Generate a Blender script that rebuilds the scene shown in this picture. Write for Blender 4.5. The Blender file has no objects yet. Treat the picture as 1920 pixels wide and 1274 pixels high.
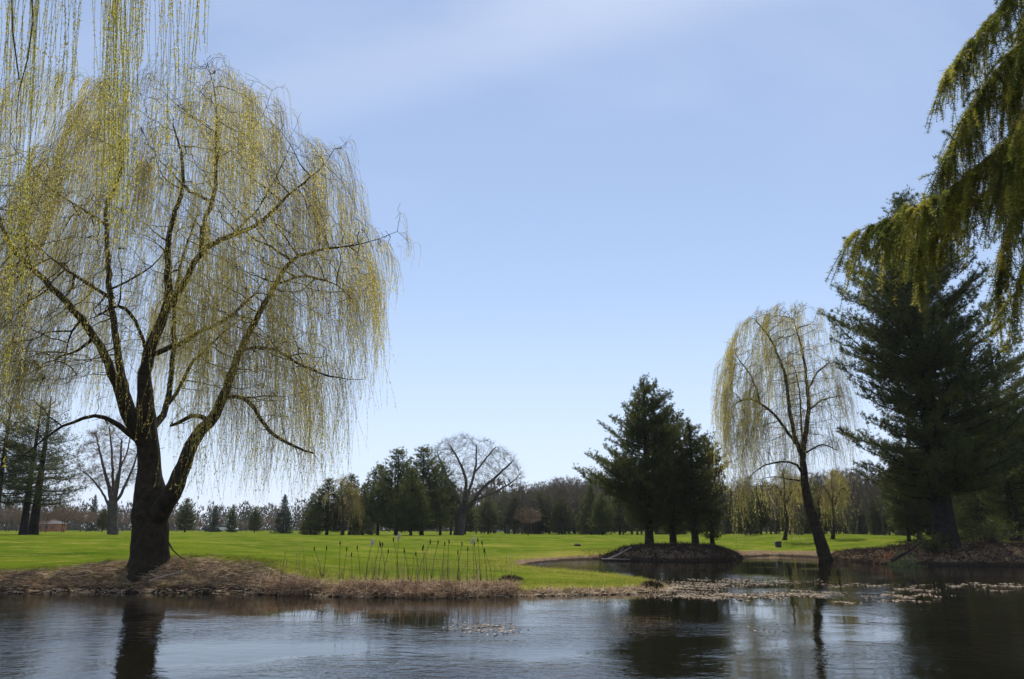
import bpy, math, random
import numpy as np
from mathutils import Vector
R = math.radians
rng = np.random.default_rng(7)
random.seed(7)
S = bpy.context.scene
COL = S.collection

# ---------------------------------------------------------------- camera, sky, sun, exposure
CAM = np.array([0.0, 0.0, 2.0]); FPX = 1500.0; HOR = 993.0
PITCH = math.atan((HOR - 637) / FPX)
cd = bpy.data.cameras.new('camera'); cam = bpy.data.objects.new('camera', cd); COL.objects.link(cam)
cam.location = CAM; cam.rotation_euler = (math.pi / 2 + PITCH, 0, 0)
cd.sensor_width = 36; cd.lens = 36 * FPX / 1920; cd.clip_end = 6000; cd.clip_start = 0.05
S.camera = cam
SUN_EL, SUN_AZ = 54.0, 3.0
W = bpy.data.worlds.new("World"); S.world = W; W.use_nodes = True
nt = W.node_tree; nt.nodes.clear()
def N(nt, t, **k):
    n = nt.nodes.new(t)
    for a, b in k.items():
        if a.startswith('i_'): n.inputs[a[2:].replace('_', ' ')].default_value = b
        else: setattr(n, a, b)
    return n
def LK(nt, a, ao, b, bi): nt.links.new(a.outputs[ao], b.inputs[bi])
sky = N(nt, 'ShaderNodeTexSky', sky_type='NISHITA', sun_disc=False, sun_elevation=R(SUN_EL), sun_rotation=R(SUN_AZ),
        altitude=100, air_density=1.0, dust_density=0.0, ozone_density=3.0)
bg = N(nt, 'ShaderNodeBackground', i_Strength=0.124)
wo = N(nt, 'ShaderNodeOutputWorld')
tc = N(nt, 'ShaderNodeTexCoord')
# thin cirrus high in the sky
mp = N(nt, 'ShaderNodeMapping'); mp.inputs['Rotation'].default_value = (0, 0, R(-58)); mp.inputs['Scale'].default_value = (1.2, 5.5, 3.0)
cn = N(nt, 'ShaderNodeTexNoise', i_Scale=1.3, i_Detail=5.0, i_Roughness=0.55)
cr = N(nt, 'ShaderNodeMapRange'); cr.inputs['From Min'].default_value = 0.44; cr.inputs['From Max'].default_value = 0.74; cr.inputs['To Max'].default_value = 0.34
sx = N(nt, 'ShaderNodeSeparateXYZ')
hz = N(nt, 'ShaderNodeMapRange'); hz.inputs['From Min'].default_value = 0.30; hz.inputs['From Max'].default_value = 0.55
ml = N(nt, 'ShaderNodeMath', operation='MULTIPLY')
mxc = N(nt, 'ShaderNodeMix', data_type='RGBA'); mxc.inputs['B'].default_value = (8.4, 8.8, 9.8, 1)
LK(nt, tc, 'Generated', mp, 'Vector'); LK(nt, mp, 0, cn, 'Vector'); LK(nt, cn, 0, cr, 'Value')
LK(nt, tc, 'Generated', sx, 0); LK(nt, sx, 'Z', hz, 'Value')
dt = N(nt, 'ShaderNodeVectorMath', operation='DOT_PRODUCT'); dt.inputs[1].default_value = (0.2388, 0.5487, -0.8012); LK(nt, tc, 'Generated', dt, 0)
wob = N(nt, 'ShaderNodeMath', operation='MULTIPLY_ADD'); wob.inputs[1].default_value = .06; LK(nt, cn, 0, wob, 0); LK(nt, dt, 'Value', wob, 2)
off = N(nt, 'ShaderNodeMath', operation='SUBTRACT'); off.inputs[1].default_value = .03; LK(nt, wob, 0, off, 0)
ab = N(nt, 'ShaderNodeMath', operation='ABSOLUTE'); LK(nt, off, 0, ab, 0)
band = N(nt, 'ShaderNodeMapRange', interpolation_type='SMOOTHERSTEP'); band.inputs['From Min'].default_value = .075; band.inputs['From Max'].default_value = 0; band.inputs['To Max'].default_value = .17; LK(nt, ab, 0, band, 'Value')
ml0 = N(nt, 'ShaderNodeMath', operation='MULTIPLY'); LK(nt, cr, 0, ml0, 0); ml0.inputs[1].default_value = .45
ml1 = N(nt, 'ShaderNodeMath', operation='ADD'); LK(nt, ml0, 0, ml1, 0); LK(nt, band, 0, ml1, 1)
LK(nt, ml1, 0, ml, 0); LK(nt, hz, 0, ml, 1)

veil = N(nt, 'ShaderNodeMapRange', interpolation_type='SMOOTHERSTEP'); veil.inputs['From Min'].default_value = .42; veil.inputs['From Max'].default_value = -.12
veil.inputs['To Min'].default_value = .32; veil.inputs['To Max'].default_value = .88; LK(nt, sx, 'Z', veil, 'Value')
hzc = N(nt, 'ShaderNodeMix', data_type='RGBA'); hzc.inputs['B'].default_value = (6.3, 7.1, 9.0, 1); LK(nt, veil, 0, hzc, 'Factor'); LK(nt, sky, 0, hzc, 'A')
LK(nt, ml, 0, mxc, 'Factor'); LK(nt, hzc, 'Result', mxc, 'A'); LK(nt, mxc, 'Result', bg, 'Color'); LK(nt, bg, 0, wo, 0)
sd_ = bpy.data.lights.new('sun', 'SUN'); sun = bpy.data.objects.new('sun', sd_); COL.objects.link(sun)
sd_.energy = 5.0; sd_.angle = R(0.5); sd_.color = (1.0, 0.95, 0.86)
sdir = Vector((math.sin(R(SUN_AZ)) * math.cos(R(SUN_EL)), math.cos(R(SUN_AZ)) * math.cos(R(SUN_EL)), math.sin(R(SUN_EL))))
sun.rotation_euler = sdir.to_track_quat('Z', 'Y').to_euler(); sun.location = (0, 60, 80)
S.view_settings.view_transform = 'Standard'; S.view_settings.look = 'None'
S.view_settings.exposure = 0.0; S.view_settings.gamma = 1.0
S.render.engine = 'CYCLES'
S.cycles.max_bounces = 6; S.cycles.diffuse_bounces = 2; S.cycles.glossy_bounces = 3; S.cycles.transmission_bounces = 3
S.cycles.caustics_reflective = False; S.cycles.caustics_refractive = False

# ---------------------------------------------------------------- pixel -> point
_c, _s = math.cos(PITCH), math.sin(PITCH)
def at(px, py, Y):
    px, py, Y = np.broadcast_arrays(np.asarray(px, float), np.asarray(py, float), np.asarray(Y, float))
    u = (px - 960) / FPX; v = (637 - py) / FPX
    d = np.stack([u, _c - v * _s, _s + v * _c], -1)
    return CAM + d * (Y / d[..., 1])[..., None]
def at_z(px, py, z=0.0):
    u = (px - 960) / FPX; v = (637 - py) / FPX
    d = np.array([u, _c - v * _s, _s + v * _c]); t = (z - CAM[2]) / d[2]
    return CAM + d * t
def ss(x): x = np.clip(x, 0, 1); return x * x * (3 - 2 * x)
def unit(v): return v / np.maximum(np.linalg.norm(v, axis=-1, keepdims=True), 1e-9)

# ---------------------------------------------------------------- mesh helpers
class MB:
    """collects vertices and faces (tris/quads) with a float value per vertex"""
    def __init__(s): s.v, s.f3, s.f4, s.a, s.n = [], [], [], [], 0
    def add(s, V, F, a=0.5):
        V = np.asarray(V, np.float32).reshape(-1, 3); F = np.asarray(F, np.int64)
        if len(V) == 0: return
        s.v.append(V); s.a.append(np.broadcast_to(np.asarray(a, np.float32), (len(V),)).copy())
        (s.f3 if F.shape[1] == 3 else s.f4).append(F + s.n); s.n += len(V)
    def build(s, name, mat, parent=None, smooth=False, link=True):
        me = bpy.data.meshes.new(name)
        V = np.concatenate(s.v); A = np.concatenate(s.a)
        f4 = np.concatenate(s.f4) if s.f4 else np.zeros((0, 4), np.int64)
        f3 = np.concatenate(s.f3) if s.f3 else np.zeros((0, 3), np.int64)
        li = np.concatenate([f4.ravel(), f3.ravel()]).astype(np.int32)
        st = np.concatenate([np.arange(len(f4)) * 4, len(f4) * 4 + np.arange(len(f3)) * 3]).astype(np.int32)
        me.vertices.add(len(V)); me.vertices.foreach_set('co', V.ravel())
        me.loops.add(len(li)); me.loops.foreach_set('vertex_index', li)
        me.polygons.add(len(st)); me.polygons.foreach_set('loop_start', st)
        me.polygons.foreach_set('use_smooth', np.full(len(st), smooth))
        at_ = me.attributes.new('v', 'FLOAT', 'POINT'); at_.data.foreach_set('value', A)
        me.update(calc_edges=True); me.validate()
        me.materials.append(mat)
        o = bpy.data.objects.new(name, me); COL.objects.link(o)
        if parent is not None: o.parent = parent
        return o
def frame(D):
    D = unit(D); h = np.where(np.abs(D[..., 2:3]) < 0.9, np.array([0, 0, 1.0]), np.array([1.0, 0, 0]))
    a = unit(np.cross(D, h)); return a, np.cross(D, a)
def tube(mb, P, r, n=6, a=0.5, cap=False):
    P = np.asarray(P, float); r = np.broadcast_to(np.asarray(r, float), (len(P),))
    T = np.gradient(P, axis=0); T = unit(T)
    ref = np.array([0, 0, 1.0]) if abs(T[0][2]) < 0.9 else np.array([1.0, 0, 0])
    A = np.zeros_like(P); x = unit(np.cross(T[0], ref))
    for i in range(len(P)):
        x = x - T[i] * np.dot(x, T[i]); x = x / max(np.linalg.norm(x), 1e-9); A[i] = x
    B = np.cross(T, A); th = np.arange(n) * 2 * math.pi / n
    V = P[:, None] + r[:, None, None] * (np.cos(th)[None, :, None] * A[:, None] + np.sin(th)[None, :, None] * B[:, None])
    k = len(P); i, j = np.meshgrid(np.arange(k - 1), np.arange(n), indexing='ij'); j2 = (j + 1) % n
    F = np.stack([i * n + j, i * n + j2, (i + 1) * n + j2, (i + 1) * n + j], -1).reshape(-1, 4)
    mb.add(V.reshape(-1, 3), F, a)
    if cap:
        for q, e in ((0, 0), (k - 1, (k - 1) * n)):
            VV = np.concatenate([V[q], P[q][None]]); jj = np.arange(n)
            mb.add(VV, np.stack([jj, (jj + 1) % n, np.full(n, n)], -1), a)
def prisms(mb, P0, P1, r0, r1, n=3, a=0.5):
    m = len(P0)
    if m == 0: return
    A, B = frame(P1 - P0); th = np.arange(n) * 2 * math.pi / n
    off = np.cos(th)[None, :, None] * A[:, None] + np.sin(th)[None, :, None] * B[:, None]
    r0 = np.broadcast_to(r0, (m,))[:, None, None]; r1 = np.broadcast_to(r1, (m,))[:, None, None]
    V = np.concatenate([P0[:, None] + off * r0, P1[:, None] + off * r1], 1)
    j = np.arange(n); q = np.stack([j, (j + 1) % n, n + (j + 1) % n, n + j], -1)
    F = (np.arange(m) * 2 * n)[:, None, None] + q[None]
    mb.add(V.reshape(-1, 3), F.reshape(-1, 4), np.repeat(np.broadcast_to(a, (m,)), 2 * n))
def blades(mb, P, D, L, Wd, a=0.5, side=None):
    m = len(P)
    if m == 0: return
    D = unit(D)
    if side is None: side = unit(np.cross(D, rng.normal(size=(m, 3))))
    L = np.broadcast_to(L, (m,))[:, None]; Wd = np.broadcast_to(Wd, (m,))[:, None]
    V = np.stack([P - side * Wd / 2, P + side * Wd / 2, P + D * L], 1)
    F = np.arange(m * 3).reshape(m, 3)
    mb.add(V.reshape(-1, 3), F, np.repeat(np.broadcast_to(a, (m,)), 3))
def leaves(mb, P, D, L, Wd, a=0.5):
    m = len(P)
    if m == 0: return
    D = unit(D); side = unit(np.cross(D, rng.normal(size=(m, 3))))
    L = np.broadcast_to(L, (m,))[:, None]; Wd = np.broadcast_to(Wd, (m,))[:, None]
    V = np.stack([P, P + D * L * .45 + side * Wd / 2, P + D * L, P + D * L * .45 - side * Wd / 2], 1)
    F = np.arange(m * 4).reshape(m, 4)
    mb.add(V.reshape(-1, 3), F, np.repeat(np.broadcast_to(a, (m,)), 4))
def noise3(P, f, seed=0):
    """cheap smooth pseudo-noise in -1..1"""
    P = np.asarray(P); s = 0
    r = np.random.default_rng(100 + seed)
    for k in range(5):
        w = r.normal(size=3) * f * (1 + .35 * k); ph = r.uniform(0, 6.28)
        s = s + np.sin(P @ w + ph)
    return s / 2.6
def tag(o, label=None, cat=None, group=None, kind=None):
    if label: o['label'] = label
    if cat: o['category'] = cat
    if group: o['group'] = group
    if kind: o['kind'] = kind
    return o
def empty(name, loc=(0, 0, 0), rz=0, sc=1):
    o = bpy.data.objects.new(name, None); COL.objects.link(o); o.location = loc; o.rotation_euler = (0, 0, rz)
    o.scale = (sc, sc, sc) if np.isscalar(sc) else sc; o.empty_display_size = .2
    return o
def dup(root, loc, rz, sc, label, group, cat):
    r = root.copy(); COL.objects.link(r); r.location = loc; r.rotation_euler = (0, 0, rz); r.scale = sc
    tag(r, label, cat, group)
    for ch in list(root.children):
        c = ch.copy(); COL.objects.link(c); c.parent = r
    return r

# ---------------------------------------------------------------- materials
def mat(name, cols, rough=.8, noise=3.0, transl=0.0, attr=True, bump=0.0, bscale=20.0, spec=.2, detail=4.0, nmix=.5):
    """cols: list of (pos, rgb); driven by the vertex value v and object-space noise"""
    m = bpy.data.materials.new(name); m.use_nodes = True; t = m.node_tree; t.nodes.clear()
    out = N(t, 'ShaderNodeOutputMaterial'); tcn = N(t, 'ShaderNodeTexCoord')
    no = N(t, 'ShaderNodeTexNoise', i_Scale=noise, i_Detail=detail, i_Roughness=.6); LK(t, tcn, 'Object', no, 'Vector')
    rp = N(t, 'ShaderNodeValToRGB')
    el = rp.color_ramp.elements
    while len(el) > 1: el.remove(el[-1])
    el[0].position = cols[0][0]; el[0].color = (*cols[0][1], 1)
    for p, c in cols[1:]:
        e = el.new(p); e.color = (*c, 1)
    if attr:
        an = N(t, 'ShaderNodeAttribute', attribute_name='v')
        mx = N(t, 'ShaderNodeMix', data_type='FLOAT'); mx.inputs['Factor'].default_value = nmix
        LK(t, an, 'Fac', mx, 'A'); LK(t, no, 0, mx, 'B'); LK(t, mx, 'Result', rp, 0)
    else: LK(t, no, 0, rp, 0)
    pb = N(t, 'ShaderNodeBsdfPrincipled', i_Roughness=rough); pb.inputs['Specular IOR Level'].default_value = spec
    LK(t, rp, 0, pb, 'Base Color')
    if bump:
        bn = N(t, 'ShaderNodeTexNoise', i_Scale=bscale, i_Detail=6.0, i_Roughness=.65); LK(t, tcn, 'Object', bn, 'Vector')
        bp = N(t, 'ShaderNodeBump'); bp.inputs['Strength'].default_value = bump; bp.inputs['Distance'].default_value = .05
        LK(t, bn, 0, bp, 'Height'); LK(t, bp, 0, pb, 'Normal')
    if transl:
        tr = N(t, 'ShaderNodeBsdfTranslucent'); LK(t, rp, 0, tr, 'Color')
        mxs = N(t, 'ShaderNodeMixShader'); mxs.inputs[0].default_value = transl
        LK(t, pb, 0, mxs, 1); LK(t, tr, 0, mxs, 2); LK(t, mxs, 0, out, 0)
    else: LK(t, pb, 0, out, 0)
    return m
M = {}
M['willow_bark'] = mat('willow_bark', [(0.3, (.020, .015, .010)), (.6, (.050, .038, .024)), (.8, (.085, .064, .040))], .95, 5, bump=1.0, bscale=14, attr=False)
M['willow_twig'] = mat('willow_twig', [(0.2, (.30, .23, .13)), (.8, (.64, .54, .20))], .7, 1.0, .5)
M['willow_leaf'] = mat('willow_leaf', [(0.1, (.44, .36, .12)), (.5, (.70, .59, .15)), (.9, (.88, .74, .18))], .6, .35, .68)
M['near_willow_leaf'] = mat('near_willow_leaf', [(0.1, (.34, .32, .03)), (.5, (.62, .54, .06)), (.9, (.92, .80, .28))], .5, .8, .5)
M['far_willow_leaf'] = mat('far_willow_leaf', [(0.1, (.36, .32, .13)), (.5, (.60, .53, .17)), (.9, (.82, .70, .22))], .6, .35, .68)
M['pine_bark'] = mat('pine_bark', [(0.3, (.014, .011, .009)), (.7, (.042, .033, .027))], .95, 4, bump=1.0, bscale=12, attr=False)
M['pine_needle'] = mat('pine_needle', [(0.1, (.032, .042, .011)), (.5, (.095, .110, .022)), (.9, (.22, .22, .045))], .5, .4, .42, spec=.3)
M['blue_needle'] = mat('blue_needle', [(0.1, (.024, .042, .024)), (.5, (.055, .085, .045)), (.9, (.11, .14, .07))], .6, .4, .35, spec=.3)
M['light_needle'] = mat('light_needle', [(0.1, (.05, .06, .018)), (.5, (.12, .13, .035)), (.9, (.22, .21, .06))], .5, .4, .4, spec=.3)
M['fir_needle'] = mat('fir_needle', [(0.1, (.04, .06, .015)), (.42, (.17, .19, .03)), (.7, (.50, .44, .07)), (1, (.88, .66, .24))], .5, 3.0, .5, spec=.3, nmix=.35)
M['fir_twig'] = mat('fir_twig', [(0.2, (.08, .05, .02)), (.8, (.2, .13, .06))], .8, 6.0)
M['bare_bark'] = mat('bare_bark', [(0.3, (.05, .042, .035)), (.7, (.12, .10, .085))], .95, 3, attr=False)
M['brown_twig'] = mat('brown_twig', [(0.2, (.10, .08, .058)), (.8, (.23, .185, .135))], .9, 1.0)
M['tawny_twig'] = mat('tawny_twig', [(0.2, (.16, .10, .06)), (.8, (.30, .20, .14))], .9, 1.0)
M['grass_blade'] = mat('grass_blade', [(0.1, (.12, .17, .012)), (.5, (.22, .27, .02)), (.9, (.42, .38, .08))], .6, .5, .45)
M['reed_dead'] = mat('reed_dead', [(0.05, (.07, .036, .02)), (.35, (.26, .16, .095)), (.65, (.58, .42, .27)), (1, (.92, .80, .60))], .8, .9, .35, nmix=.25)
M['cattail_stem'] = mat('cattail_stem', [(0.2, (.06, .045, .02)), (.8, (.24, .17, .09))], .8, 3)
M['cattail_head'] = mat('cattail_head', [(0.2, (.02, .012, .008)), (.8, (.05, .03, .02))], .95, 20)
M['cattail_fluff'] = mat('cattail_fluff', [(0.2, (.35, .25, .2)), (.8, (.7, .6, .5))], .95, 20)
M['litter'] = mat('litter', [(0.1, (.09, .06, .038)), (.5, (.24, .175, .11)), (.9, (.46, .37, .27))], .8, 2, nmix=.2)
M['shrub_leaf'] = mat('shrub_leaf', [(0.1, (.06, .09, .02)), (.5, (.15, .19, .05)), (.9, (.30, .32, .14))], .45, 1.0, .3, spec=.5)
M['stone'] = mat('stone', [(0.2, (.14, .12, .10)), (.8, (.42, .38, .33))], .9, 6, bump=.6)

# ---------------------------------------------------------------- terrain
SH = [(-420,1119,.45,1.6),(-200,1118,.45,1.9),(-60,1116,.5,2.2),(60,1113,.6,2.3),(180,1111,.9,2.1),(280,1111,1.2,2.1),(400,1113,1.05,2.0),(500,1116,.5,1.5),
      (570,1118,.3,.9),(700,1121,.25,.65),(850,1121,.25,.65),(960,1119,.22,.5),(1080,1117,.2,.45),(1180,1114,.2,.45),(1240,1110,.15,.7),(1275,1102,.08,1.1),
      (1235,1092,.12,.5),(1180,1084,.15,.15),(1100,1076,.15,.1),(1030,1070,.15,.1),(975,1064,.15,.3),(1000,1057,.2,1.2),(1060,1051,.25,.6),(1125,1049,.4,.5),
      (1150,1050,1.0,2.2),(1210,1052,1.15,3),(1300,1053,1.15,3),(1375,1051,1.0,2.5),(1395,1045,.5,1.5),(1450,1042,.3,1.6),(1520,1045,.4,1.6),(1580,1051,.7,2.6),
      (1650,1058,1.15,3.4),(1760,1061,1.3,4.5),(1900,1062,1.3,5),(2100,1064,1.0,3),(2350,1068,.8,2)]
sp = [at_z(p[0], p[1])[:2] for p in SH]; sb = [p[2] for p in SH]; sw = [p[3] for p in SH]
for x, y in ((80, 38), (80, 6), (40, 7.5), (12, 7.8), (4, 8.2), (-6, 8.0), (-20, 7.6), (-45, 8), (-70, 12), (-62, 22)):
    sp.append(np.array([x, y])); sb.append(.5); sw.append(.6)
sp = np.array(sp); sb = np.array(sb); sw = np.array(sw)
def shore(x, y):
    x = np.asarray(x, float).ravel(); y = np.asarray(y, float).ravel(); P = np.stack([x, y], -1)
    n = len(sp); best = np.full(len(x), 1e9); ins = np.zeros(len(x), bool)
    wsum = np.zeros(len(x)); bs = np.zeros(len(x)); ws = np.zeros(len(x))
    for i in range(n):
        a, b = sp[i], sp[(i + 1) % n]; d = b - a
        t = np.clip(((P - a) @ d) / (d @ d), 0, 1)
        q = a + t[:, None] * d; ds = np.hypot(P[:, 0] - q[:, 0], P[:, 1] - q[:, 1]); best = np.minimum(best, ds)
        w = 1 / (ds + .15) ** 4; wsum += w; j = (i + 1) % n
        bs += w * (sb[i] * (1 - t) + sb[j] * t); ws += w * (sw[i] * (1 - t) + sw[j] * t)
        c = ((a[1] > y) != (b[1] > y)) & (x < (b[0] - a[0]) * (y - a[1]) / (b[1] - a[1] + 1e-12) + a[0]); ins ^= c
    sd = np.where(ins, -best, best)       # inside the polygon = water
    P3 = np.stack([x, y, 0 * x], -1)
    sd = sd + .14 * noise3(P3, 1.7, 1) + .07 * noise3(P3, 5.5, 2) + .05 * np.clip(np.abs(y) / 40, 0, 1) * noise3(P3, 2.9, 5)
    return sd, bs / wsum, ws / wsum
def terrain(x, y):
    shp = np.shape(x); sd, b, w = shore(x, y)
    x = np.asarray(x, float).ravel(); y = np.asarray(y, float).ravel(); P3 = np.stack([x, y, 0 * x], -1)
    Pl = 1.28 + .27 * ss((-x - 5) / 60) + .06 * noise3(P3, .05, 3)
    Pl = np.where(y < 15, .6, Pl)
    wd = .5 + 1.4 * b
    z = b * (1 - np.exp(-2.2 * np.clip(sd, 0, None) / wd)) + np.clip(Pl - b, 0, 2) * ss((sd - .5) / 30)
    z = z + (.05 * noise3(P3, 2.1, 4) + .03 * noise3(P3, 6.0, 6)) * ss(sd / .6) * np.clip(w / 2, 0, 1) * (sd < w + 1.5)
    z = z + .02 * noise3(P3, .8, 8) * ss(sd / 3)
    z = np.where(sd < 0, np.maximum(sd * .35, -1.0) - .01, z + .012)
    return z.reshape(shp), sd.reshape(shp), w.reshape(shp)
def gz(x, y): return float(terrain(np.array([x]), np.array([y]))[0][0])
def axis(parts):
    a = []
    for lo, hi, st in parts: a.append(np.arange(lo, hi, st))
    return np.concatenate(a + [np.array([parts[-1][1]])])
def build_ground():
    fx = axis([(-3000, -300, 300), (-300, -90, 15), (-90, -42, 3), (-42, -24, .7), (-24, 12, .16), (12, 42, .28), (42, 90, 3), (90, 300, 15), (300, 3000, 300)])
    fy = axis([(-400, -20, 38), (-20, 6, 2), (6, 10, .4), (10, 22, 2), (22, 33, .13), (33, 60, .3), (60, 100, 1.2), (100, 300, 8), (300, 3000, 270)])
    X, Y = np.meshgrid(fx, fy, indexing='xy'); Z, SD, WW = terrain(X, Y)
    ny, nx = X.shape; i, j = np.meshgrid(np.arange(ny - 1), np.arange(nx - 1), indexing='ij')
    F = np.stack([i * nx + j, i * nx + j + 1, (i + 1) * nx + j + 1, (i + 1) * nx + j], -1).reshape(-1, 4)
    mb = MB(); mb.add(np.stack([X, Y, Z], -1).reshape(-1, 3), F, .5)
    m = bpy.data.materials.new('ground'); m.use_nodes = True; t = m.node_tree; t.nodes.clear()
    out = N(t, 'ShaderNodeOutputMaterial'); tcn = N(t, 'ShaderNodeTexCoord'); pb = N(t, 'ShaderNodeBsdfPrincipled', i_Roughness=.9)
    pb.inputs['Specular IOR Level'].default_value = 0
    def noise(sc, det=4, rg=.6, mapsc=None):
        n = N(t, 'ShaderNodeTexNoise', i_Scale=sc, i_Detail=det, i_Roughness=rg)
        if mapsc:
            mp_ = N(t, 'ShaderNodeMapping'); mp_.inputs['Scale'].default_value = mapsc; LK(t, tcn, 'Object', mp_, 0); LK(t, mp_, 0, n, 'Vector')
        else: LK(t, tcn, 'Object', n, 'Vector')
        return n
    def ramp(src, cols, o=0):
        r = N(t, 'ShaderNodeValToRGB'); el = r.color_ramp.elements
        el[0].position, el[0].color = cols[0][0], (*cols[0][1], 1); el[1].position, el[1].color = cols[-1][0], (*cols[-1][1], 1)
        for p, c in cols[1:-1]: e = el.new(p); e.color = (*c, 1)
        LK(t, src, o, r, 0); return r
    def mixc(f, fo, a, b):
        x = N(t, 'ShaderNodeMix', data_type='RGBA'); LK(t, f, fo, x, 'Factor'); LK(t, a, 0, x, 'A'); LK(t, b, 0, x, 'B'); return x
    def mr(src, so, a, b, lo=0, hi=1):
        x = N(t, 'ShaderNodeMapRange'); x.inputs['From Min'].default_value = a; x.inputs['From Max'].default_value = b
        x.inputs['To Min'].default_value = lo; x.inputs['To Max'].default_value = hi; LK(t, src, so, x, 'Value'); return x
    def math_(op, a, ao, b, bo=0):
        x = N(t, 'ShaderNodeMath', operation=op); LK(t, a, ao, x, 0)
        if isinstance(b, (int, float)): x.inputs[1].default_value = b
        else: LK(t, b, bo, x, 1)
        return x
    asd = N(t, 'ShaderNodeAttribute', attribute_name='sd'); alit = N(t, 'ShaderNodeAttribute', attribute_name='lit')
    g1 = ramp(noise(.16, 9, .72, (1, 1.5, 1)), [(.3, (.045, .080, .007)), (.45, (.078, .120, .010)), (.56, (.112, .150, .012)), (.68, (.20, .20, .03))])
    gdry = ramp(noise(3.5, 4, .7), [(.35, (.19, .17, .03)), (.65, (.33, .27, .08))])
    gf = mr(noise(.5, 6, .7, (1, 2.2, 1)), 0, .50, .70, 0, .85)
    near = mr(asd, 'Fac', 5, .8, 0, .85)   # rough, drier grass towards the bank
    gfn = N(t, 'ShaderNodeMath', operation='MAXIMUM'); nn = math_('MULTIPLY', near, 0, mr(noise(1.8, 4), 0, .30, .52), 0)
    LK(t, gf, 0, gfn, 0); LK(t, nn, 0, gfn, 1)
    grass = mixc(gfn, 0, g1, gdry)
    lit = ramp(noise(9, 6, .75, (1, 1, 2)), [(.3, (.045, .03, .018)), (.48, (.15, .10, .06)), (.6, (.32, .235, .15)), (.75, (.54, .43, .30))])
    lf = mr(math_('ADD', alit, 'Fac', mr(noise(2.2, 5, .7), 0, 0, 1, -.5, .5), 0), 0, .42, .58)
    c1 = mixc(lf, 0, grass, lit)
    mud = ramp(noise(14, 5), [(.3, (.02, .016, .012)), (.7, (.07, .055, .04))])
    mf = mr(math_('ADD', asd, 'Fac', mr(noise(3, 3), 0, 0, 1, -.12, .12), 0), 0, .26, .10)
    x2 = N(t, 'ShaderNodeMix', data_type='RGBA'); LK(t, mf, 0, x2, 'Factor'); LK(t, c1, 'Result', x2, 'A'); LK(t, mud, 0, x2, 'B')
    for x_ in (c1,): pass
    LK(t, x2, 'Result', pb, 'Base Color')
    bn = noise(14, 8, .75); bp = N(t, 'ShaderNodeBump'); bp.inputs['Strength'].default_value = .7; bp.inputs['Distance'].default_value = .08
    LK(t, bn, 0, bp, 'Height'); LK(t, bp, 0, pb, 'Normal'); LK(t, pb, 0, out, 0)
    o = mb.build('ground', m, smooth=True)
    a = o.data.attributes.new('sd', 'FLOAT', 'POINT'); a.data.foreach_set('value', np.clip(SD, -2, 100).astype(np.float32).ravel())
    L = (1 - ss((SD - WW * .75) / (WW * .5 + .01)))
    a = o.data.attributes.new('lit', 'FLOAT', 'POINT'); a.data.foreach_set('value', L.astype(np.float32).ravel())
    tag(o, kind='structure'); return o
# the Mix nodes above output through 'Result'
_lk = LK
def LK(nt, a, ao, b, bi):
    if a.bl_idname == 'ShaderNodeMix' and ao == 0: ao = {'RGBA': 2, 'FLOAT': 0, 'VECTOR': 1}[a.data_type]
    _lk(nt, a, ao, b, bi)
build_ground()

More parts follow.
